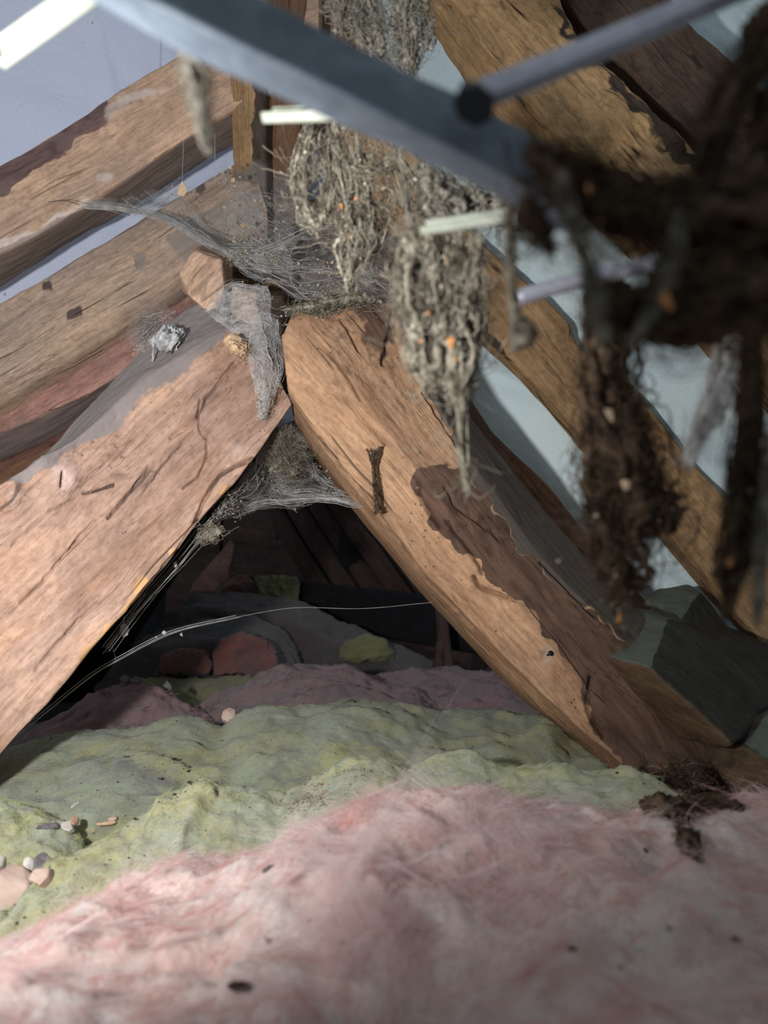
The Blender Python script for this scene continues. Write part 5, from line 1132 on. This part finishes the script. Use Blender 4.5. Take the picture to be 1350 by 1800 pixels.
def sheet_web(name, label, rows, mat, lines=200, r=.00014, seed=0, dust=0, nu=40, nv=40, amp=.004, edge=True, line_mat='silk_line', dsize=.0009):
    """a spider's sheet through rows of pixel points, with its threads and the dust caught in it"""
    R = [spline_path(np.array([P(*p) for p in row]), nu) for row in rows]
    G = np.stack([spline_path(np.array([q[i] for q in R]), nv) for i in range(nu)], 0)
    G = G + amp * np.stack([fbm(G * 22 + 7 * j, 3, seed + j) for j in range(3)], -1)
    V = G.reshape(-1, 3)
    o = make_mesh(name, V, [grid_faces(nu, nv)], mat)
    tag(o, label, 'cobweb')
    rng = np.random.default_rng(seed); K = 22
    a = rng.uniform(0, 1, (lines, 2)); b = np.clip(a + rng.normal(0, 0.45, (lines, 2)), 0, 1)
    if edge:
        k = lines // 2; a[:k, 0] = rng.uniform(0, .3, k); b[:k, 0] = rng.uniform(.6, 1, k); b[:k, 1] = np.clip(a[:k, 1] + rng.normal(0, .2, k), 0, 1)
    t = np.linspace(0, 1, K)[None, :, None]
    uv = a[:, None] * (1 - t) + b[:, None] * t
    x, y = uv[..., 0] * (nu - 1.001), uv[..., 1] * (nv - 1.001); i, j = x.astype(int), y.astype(int); fx, fy = (x - i)[..., None], (y - j)[..., None]
    p = (G[i, j] * (1 - fx) + G[i + 1, j] * fx) * (1 - fy) + (G[i, j + 1] * (1 - fx) + G[i + 1, j + 1] * fx) * fy
    p = p + rng.normal(0, .0022, (lines, 1, 3)) + .002 * np.stack([noise(p * 60 + 3 * q, seed + q) for q in range(3)], -1)
    Vs, Fs = tubes(p, r * rng.lognormal(0, .5, (lines, 1)) * np.ones((lines, K)), 3)
    q = make_mesh('thread', Vs, [Fs], M[line_mat]); child_of(q, o); tag(q, kind='stuff')
    if dust:
        w = np.maximum(0.01, fbm(V * 25, 3, seed + 4) + .1); w /= w.sum(); ids = rng.choice(len(V), dust, p=w)
        Vs, Fs = specks(V[ids] + rng.normal(0, .004, (dust, 3)), dsize, seed)
        q = make_mesh('dust', Vs, [Fs], M['grit'], None, False); child_of(q, o); tag(q, kind='stuff')
    return o
sheet_web('sheet_web', 'grey hammock web slung between the two hewn rafters under the apex', [
    [(498, 742, 1.0), (505, 740, 1.02), (530, 760, 1.03)], [(455, 800, .98), (500, 805, 1.06), (565, 825, 1.03)], [(405, 865, .95), (490, 862, 1.08), (610, 870, 1.01)], [(360, 930, .92), (440, 900, 1.0), (540, 884, 1.04), (640, 892, 1.0), (690, 905, .96)]], M['silk'], 240, .00013, 3, 700, amp=.008, dsize=.0008)
sheet_web('sheet_web', 'filmy web stretched from the topmost left rafter to the post', [
    [(310, 325, 1.14), (370, 400, 1.2), (440, 420, 1.2), (520, 400, 1.2)], [(230, 335, 1.16), (330, 405, 1.16), (440, 455, 1.12), (520, 440, 1.12)], [(150, 358, 1.18), (300, 385, 1.16), (430, 470, 1.08), (520, 470, 1.1)]], M['silk'], 110, .00014, 9, 400, amp=.006, dsize=.0009)
ridge_web = sheet_web('sheet_web', 'broad dusty web across the ridge above the apex, full of crumbs', [
    [(390, 300, 1.22), (450, 330, 1.18), (520, 350, 1.18), (640, 360, 1.2)], [(400, 400, 1.14), (450, 430, 1.08), (530, 450, 1.08), (650, 430, 1.14)], [(400, 470, 1.04), (460, 490, 1.0), (540, 530, 1.0), (610, 520, 1.0), (680, 480, 1.08)]], M['silk'], 120, .00014, 15, 1400, amp=.008, dsize=.0010)
crumbs_in_air(ridge_web, [(400, 300, 1.14, 14), (420, 360, 1.12, 26), (440, 430, 1.07, 30), (520, 450, 1.06, 24), (600, 470, 1.05, 30)], 90, .0017, 'chip_pale', 5, 'pale_crumbs')
sheet_web('sheet_web', 'grey web veil hanging over the smaller timber stub', [
    [(362, 545, .99), (400, 500, 1.0), (470, 500, 1.0)], [(385, 570, .985), (420, 560, .985), (475, 555, .985)], [(440, 610, .975), (455, 620, .97), (490, 600, .98)]], M['silk_thick'], 130, .00016, 21, 160, amp=.004)
sheet_web('sheet_web', 'funnel shaped grey web drooping onto the end of the pinkish rafter', [
    [(440, 560, .98), (460, 545, .98), (490, 560, .99)], [(440, 630, .96), (465, 620, .955), (500, 640, .975)], [(446, 680, .945), (470, 690, .94), (492, 680, .955)], [(455, 728, .94), (462, 735, .935), (475, 712, .945)]], M['silk_thick'], 200, .00018, 27, 160, amp=.004)
sheet_web('sheet_web', 'torn web at the left of the white egg sacs, by the reddish timber', [
    [(215, 590, 1.0), (240, 560, 1.05), (290, 520, 1.1)], [(235, 610, .99), (265, 590, 1.0), (310, 560, 1.03)], [(245, 618, .98), (280, 615, .98), (325, 590, .99)]], M['silk'], 120, .00016, 33, 160, amp=.005)
sheet_web('sheet_web', 'pale veil at the right of the apex, over the dark gap by the felt', [
    [(610, 420, 1.1), (660, 430, 1.15), (700, 400, 1.2)], [(610, 480, 1.05), (670, 490, 1.1), (700, 500, 1.2)], [(620, 530, 1.0), (680, 535, 1.02), (720, 560, 1.1)]], M['silk'], 120, .00018, 39, 120, amp=.006)

def line_web(name, label, runs, r, mat='silk_line', seed=0, bits=()):
    rng = np.random.default_rng(seed); K = 40; ps = []
    for rows, cnt, jit in runs:
        c = spline_path(np.array([P(*p) for p in rows]), K)
        for _ in range(cnt):
            d = rng.normal(0, jit, 3); e = rng.normal(0, jit, 3); t = np.linspace(0, 1, K)[:, None]
            ps.append(c + d * (1 - t) + e * t)
    p = np.array(ps); Vs, Fs = tubes(p, r * rng.lognormal(0, .4, (len(p), 1)) * np.ones((len(p), K)), 4)
    o = make_mesh(name, Vs, [Fs], M[mat]); tag(o, label, 'cobweb')
    for k, (pts, m) in enumerate(bits):
        q = [P(*z) for z in pts]
        h = hull('caught_flake', q + [a + np.array([0, .0025, 0]) for a in q], M[m], bevel=0, cuts=1, rough=.0004, seed=k, world=True); child_of(h, o)
    return o
line_web('web_thread', 'long web thread crossing the dark bay above the mauve quilt', [([(-10, 1320, .83), (60, 1268, .9), (150, 1195, .94), (205, 1160, .96), (300, 1112, .98), (415, 1084, 1.0)], 5, .0018), ([(205, 1160, .96), (198, 1135, .95), (205, 1120, .95), (255, 1045, .92)], 1, .001), ([(415, 1084, 1.0), (520, 1068, 1.02), (640, 1070, 1.02), (760, 1060, 1.0)], 1, .001)], .00022, seed=3,
         bits=[([(284, 1112, .975), (288, 1108, .975), (293, 1112, .975), (288, 1116, .975)], 'egg_white'), ([(316, 1116, .978), (319, 1112, .978), (321, 1119, .978)], 'egg_white'), ([(272, 1120, .974), (275, 1118, .974), (276, 1122, .974)], 'egg_white')])
line_web('web_thread', 'bright taut web edge sweeping from the topmost left rafter to the apex', [([(152, 360, 1.17), (220, 366, 1.17), (290, 385, 1.15), (350, 420, 1.12), (400, 446, 1.08), (450, 452, 1.07), (500, 436, 1.08)], 34, .0035), ([(250, 375, 1.16), (290, 350, 1.16), (320, 330, 1.17)], 16, .006), ([(400, 446, 1.08), (470, 440, 1.08), (560, 400, 1.12), (640, 400, 1.16)], 16, .005)], .0002, seed=4)
line_web('web_thread', 'short thread holding a pale hanging flake in the dark bay', [([(219, 1084, .93), (217, 1092, .93), (216, 1100, .93)], 2, .0004)], .0003, seed=5, bits=[([(210, 1108, .93), (213, 1098, .93), (220, 1096, .93), (226, 1105, .93), (224, 1116, .93), (216, 1121, .93)], 'egg_white')])
line_web('web_thread', 'fine parallel threads slung along the lower edge of the pinkish rafter', [([(372, 920, .93), (320, 985, .93), (250, 1065, .92), (190, 1140, .9)], 10, .006)], .00018, seed=7,
         bits=[([(304, 990, .92), (309, 986, .92), (311, 994, .92), (307, 998, .92)], 'egg_white')])
line_web('web_thread', 'thread with a crumb cocoon hanging in front of the post', [([(323, 245, 1.15), (321, 290, 1.14), (320, 320, 1.13)], 1, .0002)], .0003, seed=9,
         bits=[([(312, 330, 1.12), (320, 318, 1.12), (330, 335, 1.12), (322, 345, 1.12), (312, 342, 1.12)], 'chip_pale')])
line_web('web_thread', 'straight thread hanging beside the cocoon, over the upper strip of felt', [([(378, 235, 1.15), (378, 280, 1.14), (379, 318, 1.13)], 1, .0002)], .0003, seed=10)
line_web('web_thread', 'short dark thread lying on the topmost left rafter', [([(85, 355, 1.15), (115, 353, 1.15), (140, 360, 1.15)], 1, .0002)], .0004, 'web_dark', seed=11)
cobweb('egg_sac', 'white papery spider egg sacs stuck on the dusty top of the pinkish rafter', [([(262, 600, .955, 6), (290, 597, .955, 8), (312, 588, .96, 8)], 40)], .00022, M['egg_white'],
       [([(262, 600, .95, 5), (270, 599, .95, 11), (280, 598, .95, 6)], .8, .5), ([(276, 590, .955, 8), (292, 600, .95, 19), (308, 613, .95, 12)], .8, .8), ([(290, 580, .96, 6), (310, 588, .96, 12), (322, 580, .965, 6)], .8, .9), ([(270, 612, .95, 1.5), (269, 624, .95, 2), (268, 635, .95, 1.5)], .8, .3)], seed=91, knots=12, knot_size=.010, wander=.5, cat='egg sac')
cobweb('dust_clump', 'grey dust clump caught at the edge of the pinkish rafter under the hammock web', [([(352, 945, .90, 8), (368, 938, .90, 12), (384, 930, .90, 9)], 60)], .0004, M['web_grey'], [([(350, 948, .90, 6), (366, 940, .90, 13), (386, 930, .90, 9)], .8, .6)], seed=93, knots=40, knot_size=.01, cat='debris')
cobweb('cobweb', 'tangled dark web filling the top of the gap between the hewn rafters', [([(500, 750, .99, 8), (490, 790, 1.0, 22), (505, 810, 1.0, 24), (520, 830, 1.02, 30)], 150)], .00022, M['web_grey'], seed=95, knots=160, knot_size=.03, dust=120, cordn=0.04, cordr=.1, cat='cobweb')
cobweb('web_strand', 'dark forked strand of dried web stuck on the golden rafter', [([(656, 790, .925, 6), (658, 830, .925, 3), (662, 870, .925, 4), (664, 900, .925, 7)], 40), ([(646, 790, .925, 2), (654, 812, .925, 3)], 10), ([(668, 786, .925, 3), (658, 812, .925, 3)], 10)], .0004, M['web_dark'],
       [([(656, 792, .925, 5), (657, 830, .925, 2.6), (661, 870, .925, 3.2), (664, 902, .925, 7)], .7, .9), ([(645, 788, .925, 1.5), (655, 815, .925, 3)], .8, .6), ([(668, 785, .925, 3), (658, 812, .925, 2.5)], .8, .7)], seed=97, cat='debris', cordn=0)
cobweb('dust_clump', 'crusty tan lump at the top of the pinkish rafter under the webs', [([(403, 600, .955, 8), (420, 612, .95, 12), (430, 622, .95, 8)], 40)], .0004, M['chip_pale'], [([(396, 598, .96, 5), (412, 606, .955, 14), (430, 622, .95, 10)], .9, .5)], seed=99, cat='debris')
cobweb('dust_clump', 'ragged dusty crust along the top end of the golden rafter', [([(500, 545, .965, 6), (560, 540, .965, 12), (610, 525, .975, 12), (660, 530, .985, 8)], 120)], .0004, M['web_grey'], [([(520, 541, .965, 3), (570, 536, .965, 7), (620, 522, .975, 7), (670, 532, .985, 3)], .8, .9)], seed=101, knots=100, knot_size=.014, dust=200, cat='debris')
cobweb('dust_clump', 'dark fluff wedged at the foot of the golden rafter by the lowest block', [([(1180, 1345, .80, 12), (1215, 1360, .79, 18), (1245, 1385, .77, 16)], 100), ([(1130, 1350, .80, 10), (1160, 1375, .79, 14)], 40)], .0003, M['web_dark'], [([(1190, 1345, .80, 6), (1215, 1362, .79, 14), (1240, 1390, .77, 14)], .8, .7)], seed=103, knots=120, knot_size=.016, cat='debris')

# crumbs lying on the dusty tops of the hewn rafters
def on_timber(o, pts_px, n, size, mat, seed, nm):
    me = o.data; V = np.empty(len(me.vertices) * 3); me.vertices.foreach_get('co', V); V = V.reshape(-1, 3)
    N = np.empty(len(me.vertices) * 3); me.vertices.foreach_get('normal', N); N = N.reshape(-1, 3)
    mw = np.array(o.matrix_world); V = V @ mw[:3, :3].T + mw[:3, 3]; N = N @ mw[:3, :3].T
    k = (np.sum(N * (V - np.array([0, 0, CZ])), -1) < 0) & (polymask(proj(V), pts_px, 1) > .5)
    V, N = V[k], N[k]; rng = np.random.default_rng(seed)
    w = np.maximum(.03, fbm(V * 30, 3, seed)); w /= w.sum(); ids = rng.choice(len(V), n, p=w)
    Vs, Fs = specks(V[ids] + N[ids] * size * .4 + rng.normal(0, .001, (n, 3)), size, seed)
    q = make_mesh(nm, Vs, [Fs], M[mat], None, False); child_of(q, o); tag(q, kind='stuff')
on_timber(hl, [(230, 640), (380, 560), (450, 640), (380, 740), (260, 760)], 160, .0018, 'dropping', 1, 'crumbs')
on_timber(hl, [(230, 640), (380, 560), (450, 640), (380, 740), (260, 760)], 60, .0018, 'plaster_white', 2, 'plaster_crumbs')
on_timber(hr, [(520, 600), (700, 600), (900, 1000), (1050, 1250), (700, 930)], 120, .0012, 'dropping', 3, 'crumbs')
